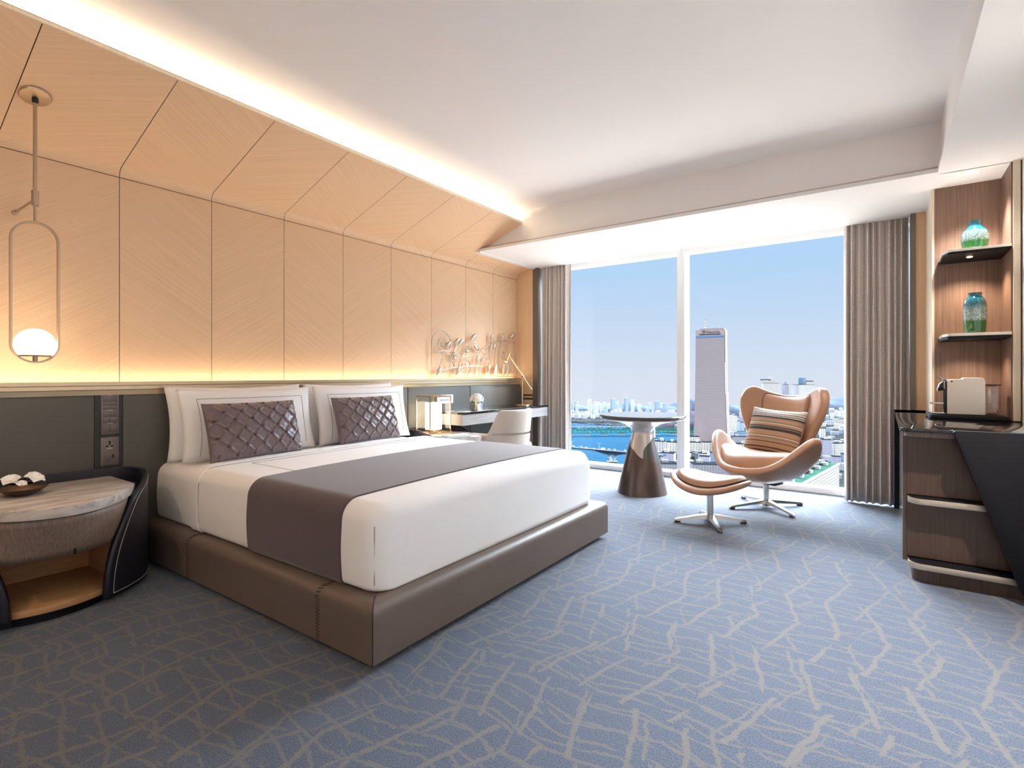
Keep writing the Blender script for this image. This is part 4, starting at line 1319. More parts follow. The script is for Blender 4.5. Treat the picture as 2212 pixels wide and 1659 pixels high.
LV = [[(4.14, 1.419), (4.224, 1.488)], [(4.203, 1.403), (4.288, 1.484)], [(4.405, 1.469), (4.503, 1.547)], [(4.565, 1.375), (4.45, 1.433)], [(4.769, 1.484), (4.79, 1.578)], [(4.963, 1.504), (5.011, 1.587)], [(4.802, 1.379), (4.848, 1.462)], [(4.488, 1.242), (4.557, 1.312)], [(4.573, 1.244), (4.636, 1.294)], [(4.005, 1.367), (4.079, 1.443)], [(3.866, 1.089), (3.946, 1.182)], [(4.175, 1.088), (4.217, 1.19)], [(4.708, 1.087), (4.74, 1.227)], [(4.84, 1.087), (4.873, 1.229)], [(5.02, 1.107), (5.02, 1.242)], [(5.109, 1.528), (5.1, 1.58)], [(5.155, 1.541), (5.261, 1.608)], [(5.038, 1.42), (5.011, 1.465)], [(5.02, 1.346), (4.985, 1.392)], [(5.011, 1.284), (4.972, 1.321)], [(5.056, 1.483), (5.038, 1.529)], [(4.099, 1.298), (4.168, 1.332)], [(4.099, 1.262), (4.175, 1.291)], [(4.339, 1.39), (4.405, 1.403)], [(4.302, 1.351), (4.39, 1.359)], [(5.091, 1.097), (5.118, 1.223)], [(3.863, 1.339), (3.844, 1.369)]]
for i, (a, c_) in enumerate(LV):
    a, c_ = Vector((SX + 0.012, a[0], a[1])), Vector((SX + 0.012, c_[0], c_[1]))
    d = c_ - a
    side = d.cross(Vector((1, 0, 0))).normalized()
    bm = bmesh.new()
    grid(bm, lambda u, v: a + d * u + side * (0.24 * d.length * math.sin(PI * u) ** 0.75 * (2 * v - 1)) + Vector((0.016 * math.sin(PI * u) * (1 - (2 * v - 1) ** 2) + 0.010 * u, 0, 0)), 10, 6)
    obj('leaf', bm, M['champagne'], ws, ang=180, mods=(('SOLIDIFY', dict(thickness=0.003)),))

# ================================================================== CURTAINS
def curtain(x0, x1, nf, label, seed, yb=5.42, amp=0.042, flip=1):
    rnd = random.Random(seed)
    ph = [rnd.uniform(-0.25, 0.25) for _ in range(nf * 2 + 3)]
    am = [rnd.uniform(0.75, 1.15) for _ in range(nf * 2 + 3)]
    bm = bmesh.new()
    def f(u, v):
        z = 0.012 + 2.46 * v
        s = u * nf
        k = int(s)
        fr = s - k
        drift = 0.16 * math.sin(u * 9 + 2.2 * v + seed) * (1 - v)
        q = 2 * PI * (s + 0.16 * math.sin(s * 1.9 + seed) + drift)
        a_ = amp * (am[k] * (1 - fr) + am[k + 1] * fr) * (0.8 + 0.2 * (1 - v))
        y = yb - a_ * math.sin(q) - 0.012 * (1 - v)
        x = x0 + (x1 - x0) * u + 0.22 * a_ * math.sin(2 * q)
        return (x, y, z)
    grid(bm, f, nf * 22, 24)
    o = obj('curtain', bm, M['curtain'], ang=180, mods=(('SOLIDIFY', dict(thickness=0.004)),))
    tag(o, label, 'curtain', 'full height grey curtains')
    return o
curtain(-3.365, -2.985, 7, 'taupe pleated curtain at the desk end of the window', 3)
curtain(-0.275, 0.172, 9, 'taupe pleated curtain at the display niche end of the window', 5)

# ================================================================== ROUND TABLE
tx, ty = -1.845, 4.735
rt = root('side_table', (tx, ty, 0), 'round grey topped pedestal table by the window between bed and armchair', 'side table')
obj('table_top', lathe(bmesh.new(), [(0, 0.700), (0.360, 0.700), (0.388, 0.706), (0.394, 0.716), (0.394, 0.722), (0.388, 0.728), (0, 0.728)], (tx, ty, 0), 96), M['table_glass'], rt, ang=25)
obj('rim', lathe(bmesh.new(), [(0.30, 0.688), (0.372, 0.688), (0.378, 0.694), (0.372, 0.701), (0.30, 0.701)], (tx, ty, 0), 96), M['pedestal_pale'], rt, ang=25)
PR = [(0.224, 0.0), (0.205, 0.09), (0.181, 0.2), (0.157, 0.3), (0.135, 0.39), (0.114, 0.47), (0.100, 0.53), (0.094, 0.562), (0.103, 0.592), (0.128, 0.619), (0.190, 0.650), (0.290, 0.672), (0.365, 0.688)]
prs = spline([(r, z, 0) for r, z in PR], 8)
def prad(z):
    for a, c_ in zip(prs, prs[1:]):
        if a.y <= z <= c_.y:
            return a.x + (c_.x - a.x) * (z - a.y) / max(1e-6, c_.y - a.y)
    return prs[-1].x
AC = math.atan2(-ty, -tx)            # angle on the table that faces the middle of the room
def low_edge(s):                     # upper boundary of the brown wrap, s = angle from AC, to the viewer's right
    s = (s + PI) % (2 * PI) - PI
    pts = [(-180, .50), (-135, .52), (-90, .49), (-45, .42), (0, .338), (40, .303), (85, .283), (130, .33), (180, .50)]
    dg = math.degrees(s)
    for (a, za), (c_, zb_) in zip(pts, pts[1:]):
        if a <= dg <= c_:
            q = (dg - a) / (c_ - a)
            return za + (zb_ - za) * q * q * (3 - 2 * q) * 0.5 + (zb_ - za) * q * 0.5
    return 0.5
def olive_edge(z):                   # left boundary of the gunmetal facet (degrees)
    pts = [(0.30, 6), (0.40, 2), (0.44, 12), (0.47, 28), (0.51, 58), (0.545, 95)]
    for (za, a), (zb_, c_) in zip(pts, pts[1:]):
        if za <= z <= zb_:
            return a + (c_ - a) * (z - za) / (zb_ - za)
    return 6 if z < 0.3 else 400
NS = 180
def ring_surface(zlo, zhi, off, s0=0.0, s1=2 * PI, nz=40, seg=NS):
    bm = bmesh.new()
    full = s1 - s0 > 6.28
    def f(u, v):
        s = s0 + (s1 - s0) * u
        a, b_ = zlo(s), zhi(s)
        z = a + (b_ - a) * v
        r = prad(z) + off
        an = AC + s                  # increasing angle runs to the right seen from the room
        return (tx + r * math.cos(an), ty + r * math.sin(an), z)
    grid(bm, f, seg, nz, cu=full)
    return bm
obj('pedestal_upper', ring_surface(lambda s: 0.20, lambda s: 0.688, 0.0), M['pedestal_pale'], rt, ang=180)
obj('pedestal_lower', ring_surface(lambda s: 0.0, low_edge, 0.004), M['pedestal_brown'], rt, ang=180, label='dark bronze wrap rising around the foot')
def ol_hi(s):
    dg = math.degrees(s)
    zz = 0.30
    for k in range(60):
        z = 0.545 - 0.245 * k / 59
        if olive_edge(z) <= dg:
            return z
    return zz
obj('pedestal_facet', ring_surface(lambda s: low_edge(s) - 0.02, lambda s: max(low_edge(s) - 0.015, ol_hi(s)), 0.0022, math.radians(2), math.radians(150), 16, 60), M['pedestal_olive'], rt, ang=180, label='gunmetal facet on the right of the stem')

# ================================================================== ARMCHAIR AND OTTOMAN
ARZ = -0.326
ac = root('armchair', (-0.793, 4.79, 0), 'tan leather swivel lounge chair with wing back facing the bed from the window', 'armchair', rz=ARZ)
def rim_h(p):
    d = abs((p + PI) % (2 * PI) - PI)           # 0 front, pi back
    dg = math.degrees(d)
    up = math.exp(-((dg - 84) / 36.0) ** 2)
    back = sstep(120, 175, dg)
    return 0.345 + 0.265 * up + 0.12 * back
def rim_r(p):
    x = math.sin(p)
    y = -math.cos(p)
    dg = math.degrees(abs((p + PI) % (2 * PI) - PI))
    up = math.exp(-((dg - 84) / 34.0) ** 2)
    return Vector((0.395 * x * (1 + 0.10 * up), (0.43 if y < 0 else 0.30) * y + 0.0))
def bucket(s, p, off=0.0):
    R2 = rim_r(p)
    k = s ** 0.85
    z = 0.225 + (rim_h(p) - 0.225) * s ** 2.3 + off
    return (R2.x * k, R2.y * k - 0.01, z)
bm = bmesh.new()
def bf(u, v):
    return bucket(0.02 + 0.98 * u, 2 * PI * v)
grid(bm, bf, 16, 64, cv=True)
obj('seat_shell', bm, M['tan'], ac, ang=180, world=False, mods=(('SOLIDIFY', dict(thickness=0.055, offset=-0.6)), ('SUBSURF', dict(levels=1, render_levels=2))))
bm = bmesh.new()
def seam_pt(q, sgn):
    s = 1.0 - q
    p = sgn * math.radians(62 + 25 * q)
    x, y, z = bucket(max(0.05, s), p)
    return Vector((x * 1.0, y, z))
def cush(u, v, lift):
    p = 2 * PI * v
    rho = u
    dg = math.degrees(abs((p + PI) % (2 * PI) - PI))
    smax = 0.80 + 0.02 * math.cos(p)
    s = max(0.02, rho * smax)
    x, y, z = bucket(s, p)
    top = 0.418 + 0.45 * x * x - 0.10 * (y + 0.1)
    th = max(0.03, top - z) * max(0.0, 1 - rho ** 5) ** 0.55 if lift else 0.0
    return (x * 0.98, y - 0.012, z + 0.056 + th)
bm = bmesh.new()
grid(bm, lambda u, v: cush(u, v, 0.105), 16, 64, cv=True)
obj('seat_cushion', bm, M['tan'], ac, ang=180, world=False, mods=(('SUBSURF', dict(levels=1, render_levels=1)),))
bm = tube(bmesh.new(), [cush(1.0, k / 64, 0) for k in range(64)], 0.006, 5, closed=True)
obj('cushion_seam', bm, M['thread'], ac, world=False)

def back_pt(u, v, fwd=0.0):
    w = 0.235 + 0.145 * sstep(0.22, 0.95, v)
    au = abs(u)
    if au < 0.74:
        zt_ = 0.918 + 0.085 * (au / 0.74) ** 2
    else:
        q = (au - 0.74) / 0.26
        zt_ = 1.003 - 0.11 * (1 - math.sqrt(max(0.0, 1 - q * q)))
    z = 0.285 + (zt_ - 0.285) * v
    wing = (0.05 + 0.15 * v) * au ** 2.3
    y = 0.225 + 0.20 * v ** 1.2 - wing
    x = w * u * (1 - 0.03 * v * (1 if au < 0.9 else 1.6))
    return Vector((x, y - fwd, z))
bm = bmesh.new()
grid(bm, lambda u, v: back_pt(2 * u - 1, v), 28, 20)
obj('wing_back', bm, M['tan'], ac, ang=180, world=False, mods=(('SOLIDIFY', dict(thickness=0.07, offset=0.3)), ('SUBSURF', dict(levels=1, render_levels=2))))
def pad(name, u0, u1, v0, v1, th, base=0.03, e=5.0):
    bm = bmesh.new()
    def f(a, c_):
        p, q = 2 * a - 1, 2 * c_ - 1
        # rounded outline
        pu = p * math.sqrt(max(0.0, 1 - 0.16 * q ** 4))
        qv = q * math.sqrt(max(0.0, 1 - 0.16 * p ** 4))
        bul = (max(0.0, 1 - abs(p) ** e) * max(0.0, 1 - abs(q) ** e)) ** 0.45
        u = (u0 + u1) / 2 + (u1 - u0) / 2 * pu
        v = (v0 + v1) / 2 + (v1 - v0) / 2 * qv
        return back_pt(u, v, base + th * bul)
    grid(bm, f, 26, 22)
    obj(name, bm, M['tan'], ac, ang=180, world=False)
    return f
f1 = pad('head_cushion', -0.56, 0.56, 0.46, 0.985, 0.045)
f2 = pad('lumbar_cushion', -0.74, 0.74, 0.12, 0.60, 0.050, 0.028)
loop = [f1(k / 20, 0) for k in range(20)] + [f1(1, k / 20) for k in range(20)] + [f1(1 - k / 20, 1) for k in range(20)] + [f1(0, 1 - k / 20) for k in range(20)]
obj('head_cushion_seam', tube(bmesh.new(), loop, 0.003, 5, closed=True), M['thread'], ac, world=False)

def star_base(par, reach, top, rot, plate_):
    par_lab = dict(world=False)
    prof = [(0, 0.012), (0.030, 0.012), (0.034, 0.03), (0.032, 0.062), (0.024, 0.068), (0.023, top), (0, top)]
    obj('column', lathe(bmesh.new(), prof, (0, 0, 0), 28), M['chrome'], par, **par_lab)
    if plate_:
        bm = box(bmesh.new(), -0.11, 0.11, -0.07, 0.07, top - 0.004, top + 0.012, 0.003)
        box(bm, -0.07, 0.07, -0.10, 0.10, top + 0.006, top + 0.03, 0.004)
        obj('swivel_plate', bm, M['inset'], par, **par_lab)
    else:
        obj('mount_plate', box(bmesh.new(), -0.05, 0.05, -0.05, 0.05, top - 0.004, top + 0.01, 0.003), M['inset'], par, **par_lab)
    for k in range(4):
        a = rot + PI / 2 * k
        bm = bmesh.new()
        sec = [(0.020, 0.030, 0.066, 0.022), (0.10, 0.032, 0.056, 0.019), (reach - 0.05, 0.016, 0.034, 0.013), (reach - 0.012, 0.010, 0.028, 0.013), (reach, 0.008, 0.022, 0.009)]
        rings = []
        for r_, za, zb_, hw2 in sec:
            rings.append([bm.verts.new((r_, y, z)) for y, z in ((-hw2, za), (hw2, za), (hw2 * 0.75, zb_), (-hw2 * 0.75, zb_))])
        for A, C in zip(rings, rings[1:]):
            for q in range(4):
                bm.faces.new([A[q], A[(q + 1) % 4], C[(q + 1) % 4], C[q]])
        bm.faces.new(rings[0][::-1]); bm.faces.new(rings[-1])
        bm.transform(Matrix.Rotation(a, 4, 'Z'))
        leg = obj('leg', bm, M['chrome'], par, ang=30, **par_lab)
        bm = box(bmesh.new(), reach - 0.045, reach - 0.004, -0.013, 0.013, 0.0, 0.016, 0.003)
        bm.transform(Matrix.Rotation(a, 4, 'Z'))
        obj('foot_glide', bm, M['inset'], leg, **par_lab)
star_base(ac, 0.335, 0.205, PI / 4 - ARZ, True)

ot = root('ottoman', (-1.05, 4.045, 0), 'tan leather curved footstool on a steel star base before the lounge chair', 'footstool', rz=ARZ)
def omid(x, y):
    return 0.272 + 0.80 * x * x - 0.30 * y * y + 0.04 * x * (y / 0.2)
def odisc(u, v, a, b_, sgn, th, lift=0.0, cx_=0.0, cy_=0.0, pw=4.0):
    p = 2 * PI * v
    # egg outline: rounder at one end
    ex = math.cos(p)
    x = a * u * ex + cx_
    y = b_ * u * math.sin(p) * (1 - 0.10 * ex) + cy_
    t_ = th * max(0.0, 1 - u ** pw) ** 0.5
    return (x, y, omid(x, y) + sgn * t_ + lift)
bm = bmesh.new()
A = grid(bm, lambda u, v: odisc(0.02 + 0.98 * u, v, 0.315, 0.225, 1, 0.034), 14, 56, cv=True)
grid(bm, lambda u, v: odisc(0.02 + 0.98 * u, v, 0.315, 0.225, -1, 0.036), 14, 56, cv=True)
bmesh.ops.remove_doubles(bm, verts=bm.verts[:], dist=0.0005)
obj('seat_shell', bm, M['tan'], ot, ang=180, world=False, mods=(('SUBSURF', dict(levels=1, render_levels=1)),))
bm = bmesh.new()
grid(bm, lambda u, v: odisc(0.02 + 0.98 * u, v, 0.265, 0.180, 1, 0.052, 0.028, 0.005, 0.008, 5.0), 14, 56, cv=True)
obj('cushion', bm, M['tan'], ot, ang=180, world=False, mods=(('SUBSURF', dict(levels=1, render_levels=1)),))
obj('cushion_seam', tube(bmesh.new(), [odisc(1.0, k / 56, 0.267, 0.182, 1, 0.0, 0.030, 0.005, 0.008) for k in range(56)], 0.005, 5, closed=True), M['thread'], ot, world=False)
star_base(ot, 0.262, 0.232, math.radians(30) - ARZ, False)

_c, _s = math.cos(ARZ), math.sin(ARZ)
def chw(x, y, z):
    return Vector((-0.793 + x * _c - y * _s, 4.79 + x * _s + y * _c, z))
sp = chw(-0.01, 0.045, 0.425)
r_ = root('cushion', sp, 'striped brown and cream knitted cushion propped in the tan lounge chair', 'cushion')
bm = pillow_mesh(0.455, 0.435, 0.16, 0.05, 34, 34, uv=True)
place(bm, sp, 0.42, -PI / 2 + ARZ + 0.05, -0.06, 0.20)
obj('cover', bm, M['striped'], r_, ang=180)

# ================================================================== MINIBAR CABINET
mb = root('minibar_cabinet', (0.38, 4.0, 0), 'dark wood minibar cabinet with glossy black top at the right wall', 'cabinet')
def rounded_front(x0, x1, yf, yb, r, n=8):
    pts = [(x1, yf), (x0 + r, yf)]
    pts = [(x1, yf)]
    for k in range(n + 1):
        a = PI / 2 * k / n
        pts.append((x0 + r - r * math.sin(a), yf + r - r * math.cos(a)))
    pts.append((x0, yb))
    return pts
TOP = rounded_front(0.072, 0.675, 3.455, 5.24, 0.05) + [(0.272, 5.24), (0.272, 4.652), (0.63, 4.652), (0.63, 4.31), (0.675, 4.31)]
obj('counter_top', prism(bmesh.new(), TOP, 'z', 0.800, 0.82, 0.002), M['gloss_black'], mb, ang=30)
ST = rounded_front(0.092, 0.67, 3.50, 3.70, 0.055) + [(0.67, 3.70)]
obj('edge_strip', prism(bmesh.new(), ST, 'z', 0.772, 0.7995), M['drawer_wood'], mb, ang=30)
obj('carcass', B(0.105, 0.67, 3.60, 4.645, 0.085, 0.7995), M['dark_wood'], mb, smooth=False)
obj('drawer_front', B(0.107, 0.66, 3.583, 3.599, 0.452, 0.770, 0.001), M['dark_wood'], mb, smooth=False)
obj('drawer_front', B(0.107, 0.66, 3.583, 3.599, 0.118, 0.412, 0.001), M['dark_wood'], mb, smooth=False)
for z_, yf in ((0.415, 3.505), (0.078, 3.485)):
    L = rounded_front(0.108, 0.66, yf, 3.60, 0.06) + [(0.66, 3.60)]
    o = obj('pull_ledge', prism(bmesh.new(), L, 'z', z_, z_ + 0.030, 0.0015), M['champagne'], mb, ang=30, label='projecting ledge with a metal front edge')
    L = rounded_front(0.114, 0.659, yf + 0.006, 3.60, 0.056) + [(0.659, 3.60)]
    obj('ledge_top', prism(bmesh.new(), L, 'z', z_ + 0.0302, z_ + 0.0335), M['black'], o, ang=30)
L = rounded_front(0.128, 0.67, 3.53, 4.6, 0.05) + [(0.67, 4.6)]
obj('plinth', prism(bmesh.new(), L, 'z', 0.0, 0.0778), M['dark_wood'], mb, ang=30)
obj('corner_stile', B(0.088, 0.106, 3.585, 3.64, 0.092, 0.7995), M['dark_wood'], mb, smooth=False)
m_side = mat('smoked_glass_side', (0.10, 0.13, 0.135), 0.08, spec=0.6)
obj('side_door', B(0.090, 0.1045, 3.645, 4.40, 0.10, 0.7995, 0.001), m_side, mb, smooth=False, label='smoked glass door on the window side')
obj('end_panel', B(0.068, 0.272, 4.86, 5.235, 0.10, 0.82, 0.002), M['black'], mb, smooth=False)
obj('rear_carcass', B(0.10, 0.272, 4.40, 4.86, 0.10, 0.7995), M['black'], mb, smooth=False)
bm = prism(bmesh.new(), [(0.293, 0.818), (0.286, 0.810), (0.290, 0.800), (0.412, 0.44), (0.535, 0.062), (0.548, 0.045), (0.675, 0.045), (0.675, 0.821), (0.305, 0.821)], 'y', 3.425, 3.452, 0.003)
obj('slanted_panel', bm, M['black'], mb, ang=30, label='matt black panel with a slanted edge covering the front')

trp = rounded_front(0.242, 0.612, 4.285, 4.63, 0.03) + [(0.612, 4.63)]
tr = obj('serving_tray', prism(bmesh.new(), trp, 'z', 0.8205, 0.845, 0.002), M['black'], ang=30)
tag(tr, 'black rectangular tray under the coffee machine on the cabinet', 'tray')
cm = root('coffee_machine', (0.42, 4.41, 0.846), 'cream capsule coffee machine with chrome lever on the black tray', 'coffee machine')
z0 = 0.8455
prf = [(0.336, z0 + 0.004), (0.336, z0 + 0.218), (0.344, z0 + 0.225), (0.412, z0 + 0.226), (0.414, z0 + 0.236), (0.500, z0 + 0.236), (0.514, z0 + 0.230), (0.519, z0 + 0.214), (0.519, z0 + 0.004)]
obj('housing', prism(bmesh.new(), prf, 'y', 4.352, 4.470, 0.004), M['cream_plastic'], cm, ang=30)
bm = bmesh.new()
tmp = lathe(bmesh.new(), [(0, 0.0), (0.005, 0.0), (0.005, 0.002), (0, 0.0022)], (0, 0, 0), 16)
tmp.transform(Matrix.Translation((0.358, 4.352, z0 + 0.212)) @ Matrix.Rotation(PI / 2, 4, 'X'))
grow(bm, tmp)
obj('button', bm, M['black'], cm)
bm = box(bmesh.new(), 0.318, 0.337, 4.37, 4.45, z0 + 0.004, z0 + 0.222, 0.004)
obj('front_frame', bm, M['plastic_black'], cm)
bm = prism(bmesh.new(), [(0.333, z0 + 0.218), (0.318, z0 + 0.214), (0.300, z0 + 0.196), (0.288, z0 + 0.165), (0.286, z0 + 0.152), (0.294, z0 + 0.149), (0.316, z0 + 0.154), (0.333, z0 + 0.165)], 'y', 4.375, 4.445, 0.004)
obj('brew_head', bm, M['plastic_black'], cm)
bm = tube(bmesh.new(), [(0.334, 4.372, z0 + 0.216), (0.316, 4.372, z0 + 0.211), (0.299, 4.372, z0 + 0.194), (0.288, 4.372, z0 + 0.163), (0.287, 4.372, z0 + 0.150)], 0.0032, 8)
tube(bm, [(0.322, 4.372, z0 + 0.165), (0.322, 4.372, z0 + 0.214)], 0.004, 8)
obj('chrome_trim', bm, M['chrome'], cm)
bm = tube(bmesh.new(), [(0.335, 4.41, z0 + 0.222), (0.315, 4.41, z0 + 0.230), (0.296, 4.41, z0 + 0.242)], 0.005, 8)
obj('lever', bm, M['chrome'], cm)
bm = box(bmesh.new(), 0.252, 0.325, 4.372, 4.448, z0 + 0.066, z0 + 0.073, 0.002)
for k in range(6):
    box(bm, 0.258 + 0.011 * k, 0.262 + 0.011 * k, 4.376, 4.444, z0 + 0.073, z0 + 0.076)
obj('cup_grid', bm, M['chrome'], cm)
bm = box(bmesh.new(), 0.256, 0.33, 4.37, 4.45, z0 + 0.001, z0 + 0.012, 0.003)
obj('drip_tray', bm, M['chrome'], cm)
bm = box(bmesh.new(), 0.5205, 0.592, 4.368, 4.455, z0 + 0.004, z0 + 0.188, 0.012, 3)
obj('water_tank', bm, M['smoke_plastic'], cm)
obj('tank_lid', B(0.5205, 0.596, 4.364, 4.459, z0 + 0.189, z0 + 0.195, 0.003), M['plastic_black'], cm)
bm = tube(bmesh.new(), [(0.576, 4.372, z0 + 0.006), (0.576, 4.372, z0 + 0.186)], 0.003, 6)
obj('tank_edge', bm, M['chrome'], cm)

# shelves and vases
def shelf(zb_, zt_, label, lamp):
    o = root('display_shelf', (0.47, 4.5, zb_), label, 'shelf', 'shelves in the display niche')
    P = [(0.316, 4.658), (0.316, 4.40), (0.336, 4.315), (0.352, 4.302), (0.631, 4.302), (0.631, 4.658)]
    m_ = zb_ + (zt_ - zb_) * 0.5
    obj('underside', prism(bmesh.new(), P, 'z', zb_, m_), M['black'], o, ang=30)
    obj('top_board', prism(bmesh.new(), [(a + (0.0 if a > 0.5 else -0.002), c_ - 0.003 if c_ < 4.6 else c_) for a, c_ in P], 'z', m_, zt_, 0.0015), M['cream_plastic'], o, ang=30, label='pale cream upper layer')
    if lamp:
        obj('spotlight', lathe(bmesh.new(), [(0, -0.003), (0.013, -0.003), (0.015, 0.0), (0, 0.001)], (0.455, 4.46, zb_), 24), M['bulb'], o, label='small lit spotlight')
        light('shelf_beam', 'SPOT', (0.455, 4.46, zb_ - 0.015), 5.0, (1.0, 0.80, 0.58), spot_size=2.2, spot_blend=0.7, shadow_soft_size=0.012)
    else:
        obj('spotlight', lathe(bmesh.new(), [(0, -0.002), (0.013, -0.002), (0.016, 0.0), (0, 0.001)], (0.455, 4.46, zb_), 24), M['chrome'], o)
        light('shelf_beam', 'SPOT', (0.455, 4.46, zb_ - 0.015), 2.5, (1.0, 0.80, 0.58), spot_size=2.2, spot_blend=0.7, shadow_soft_size=0.012)
shelf(1.858, 1.888, 'upper shelf with a lit spotlight beneath, holding the squat blue vase', True)
shelf(1.325, 1.360, 'lower shelf above the coffee machine, holding the tall blue vase', False)
def vase(z, prof, m_, label):
    P = spline([(r, h_, 0) for r, h_ in prof], 6)
    pr_ = [(max(0.0, p.x), p.y) for p in P]
    rt_ = pr_[-1]
    pr_ = [(0, 0.0)] + pr_ + [(rt_[0] - 0.006, rt_[1] - 0.001), (rt_[0] - 0.008, rt_[1] - 0.03), (0, rt_[1] - 0.04)]
    o = obj('vase', lathe(bmesh.new(), pr_, (0.482, 4.47, z), 48), m_, ang=50)
    tag(o, label, 'vase', 'blue and green glass vases')
vase(1.889, [(0.052, 0.0), (0.060, 0.01), (0.069, 0.06), (0.070, 0.09), (0.062, 0.125), (0.042, 0.150), (0.033, 0.165), (0.032, 0.185), (0.0345, 0.198)], vase_glass('squat_vase_glass', 0.066, 0.112), 'squat blue and green glass vase on the upper niche shelf')
vase(1.361, [(0.046, 0.0), (0.052, 0.01), (0.056, 0.06), (0.0585, 0.15), (0.0565, 0.195), (0.047, 0.225), (0.035, 0.240), (0.033, 0.252), (0.036, 0.264)], vase_glass('tall_vase_glass', 0.085, 0.160), 'tall blue and green glass vase on the lower niche shelf')

# unseen recessed lamps: one warm by the headboard, the rest added fill
downlight(-2.4, -0.9, ZC, 0, 'recessed ceiling lamp near the back wall, headboard side', r=0.03)
light('downlight_beam', 'SPOT', (-2.4, -0.9, ZC - 0.02), 16, (1.0, 0.72, 0.46), spot_size=2.3, spot_blend=0.8, shadow_soft_size=0.03)
for x, lab in ((0.15, 'added recessed fill lamp near the back wall by the entrance'),):
    downlight(x, -1.75, ZC, 85, lab, size=1.9, r=0.03)
for i, (x, y) in enumerate(FILL_DOWN):
    z = ZS if x > 0.3 else ZC
    lab = ['added fill lamp in the right-hand soffit near the cabinet', 'added fill lamp in the right-hand soffit by the entrance', 'added fill lamp in the right-hand soffit before the black slanted panel', 'recessed ceiling lamp near the back wall, headboard side'][i]
    downlight(x, y, z, 70, lab, size=1.5, r=0.03)

# ================================================================== CITY BELOW THE WINDOW
GZ = -150.0
CY, SY_ = math.cos(YAW), math.sin(YAW)
def cp(lat, d, z=GZ):
    return Vector((CY * lat - SY_ * d, SY_ * lat + CY * d, z))
def strip(pts, z, name, m, thick=2.0):
    bm = bmesh.new()
    A = [bm.verts.new(cp(a, d, z)) for a, d in pts]
    Bv = [bm.verts.new(cp(a, d, z - thick)) for a, d in pts]
    bm.faces.new(A); bm.faces.new(Bv[::-1])
    n = len(pts)
    for i in range(n):
        bm.faces.new([A[i], A[(i + 1) % n], Bv[(i + 1) % n], Bv[i]])
    return struct(name, bm, m)
strip([(-900, 470), (900, 470), (1500, 1400), (1900, 2300), (-1600, 2300), (-1400, 1400)], GZ - 1.0, 'river', M['water'])
strip([(150, 470), (1300, 470), (1700, 1500), (1700, 2250), (900, 2250), (700, 1800), (560, 1560), (470, 1330), (330, 1160), (228, 860), (180, 600)], GZ, 'ground_city', M['land'])
strip([(-1500, 1790), (-200, 1770), (120, 1745), (300, 1560), (372, 1400), (455, 1345), (600, 1500), (800, 1800), (1000, 2290), (-1500, 2290)], GZ + 0.5, 'ground_far_bank', M['land'])
def hill(name, pts, depth, m, seed):
    """a rounded ridge: pts = (lat, d, height)"""
    rnd = random.Random(seed)
    sp_ = spline(pts, 8)
    bm = bmesh.new()
    n = len(sp_) - 1
    def f(u, v):
        p = sp_[min(n, int(round(u * n)))]
        a = PI * v
        bump_ = 1 + 0.10 * math.sin(p.x * 0.05 + 3 * v + seed) + 0.06 * math.sin(p.x * 0.13 + seed * 2)
        return cp(p.x, p.y - depth * math.cos(a), GZ + max(0.0, p.z * bump_ * math.sin(a) ** 0.8) - 1)
    grid(bm, f, n, 12)
    return struct(name, bm, m, smooth=True, ang=180)
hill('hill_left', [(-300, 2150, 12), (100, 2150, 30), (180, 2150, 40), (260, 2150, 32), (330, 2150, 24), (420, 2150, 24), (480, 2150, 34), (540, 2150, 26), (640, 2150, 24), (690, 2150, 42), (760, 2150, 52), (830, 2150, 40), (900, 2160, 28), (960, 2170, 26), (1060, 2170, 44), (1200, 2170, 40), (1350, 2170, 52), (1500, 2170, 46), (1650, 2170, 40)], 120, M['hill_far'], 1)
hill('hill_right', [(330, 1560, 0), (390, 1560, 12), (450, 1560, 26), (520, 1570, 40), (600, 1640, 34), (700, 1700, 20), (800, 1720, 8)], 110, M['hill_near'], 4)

FACADE = {}
def building(lat, d, w, dp, h, m, label, group=None, rot=0.0, roof=None, cap=None, name='apartment_block', z=GZ, cat='building', parapet=False):
    """one building: walls with windows, a roof slab and roof houses"""
    loc = cp(lat, d, z)
    o = root(name, loc, label, cat, group, rz=YAW + rot)
    obj('walls', B(-w / 2, w / 2, -dp / 2, dp / 2, 0, h), M[m], o, smooth=False, world=False)
    bm = B(-w / 2 - 0.2, w / 2 + 0.2, -dp / 2 - 0.2, dp / 2 + 0.2, h, h + 0.8)
    obj('roof', bm, M[roof or 'roof_grey'], o, smooth=False, world=False)
    for (cx_, cy_, cw, cd, ch_) in (cap or []):
        obj('roof_house', B(cx_ * w - cw / 2, cx_ * w + cw / 2, cy_ * dp - cd / 2, cy_ * dp + cd / 2, h + 0.8, h + 0.8 + ch_), M['apt_grey' if m == 'apt_grey' else 'apt_white'], o, smooth=False, world=False)
    return o

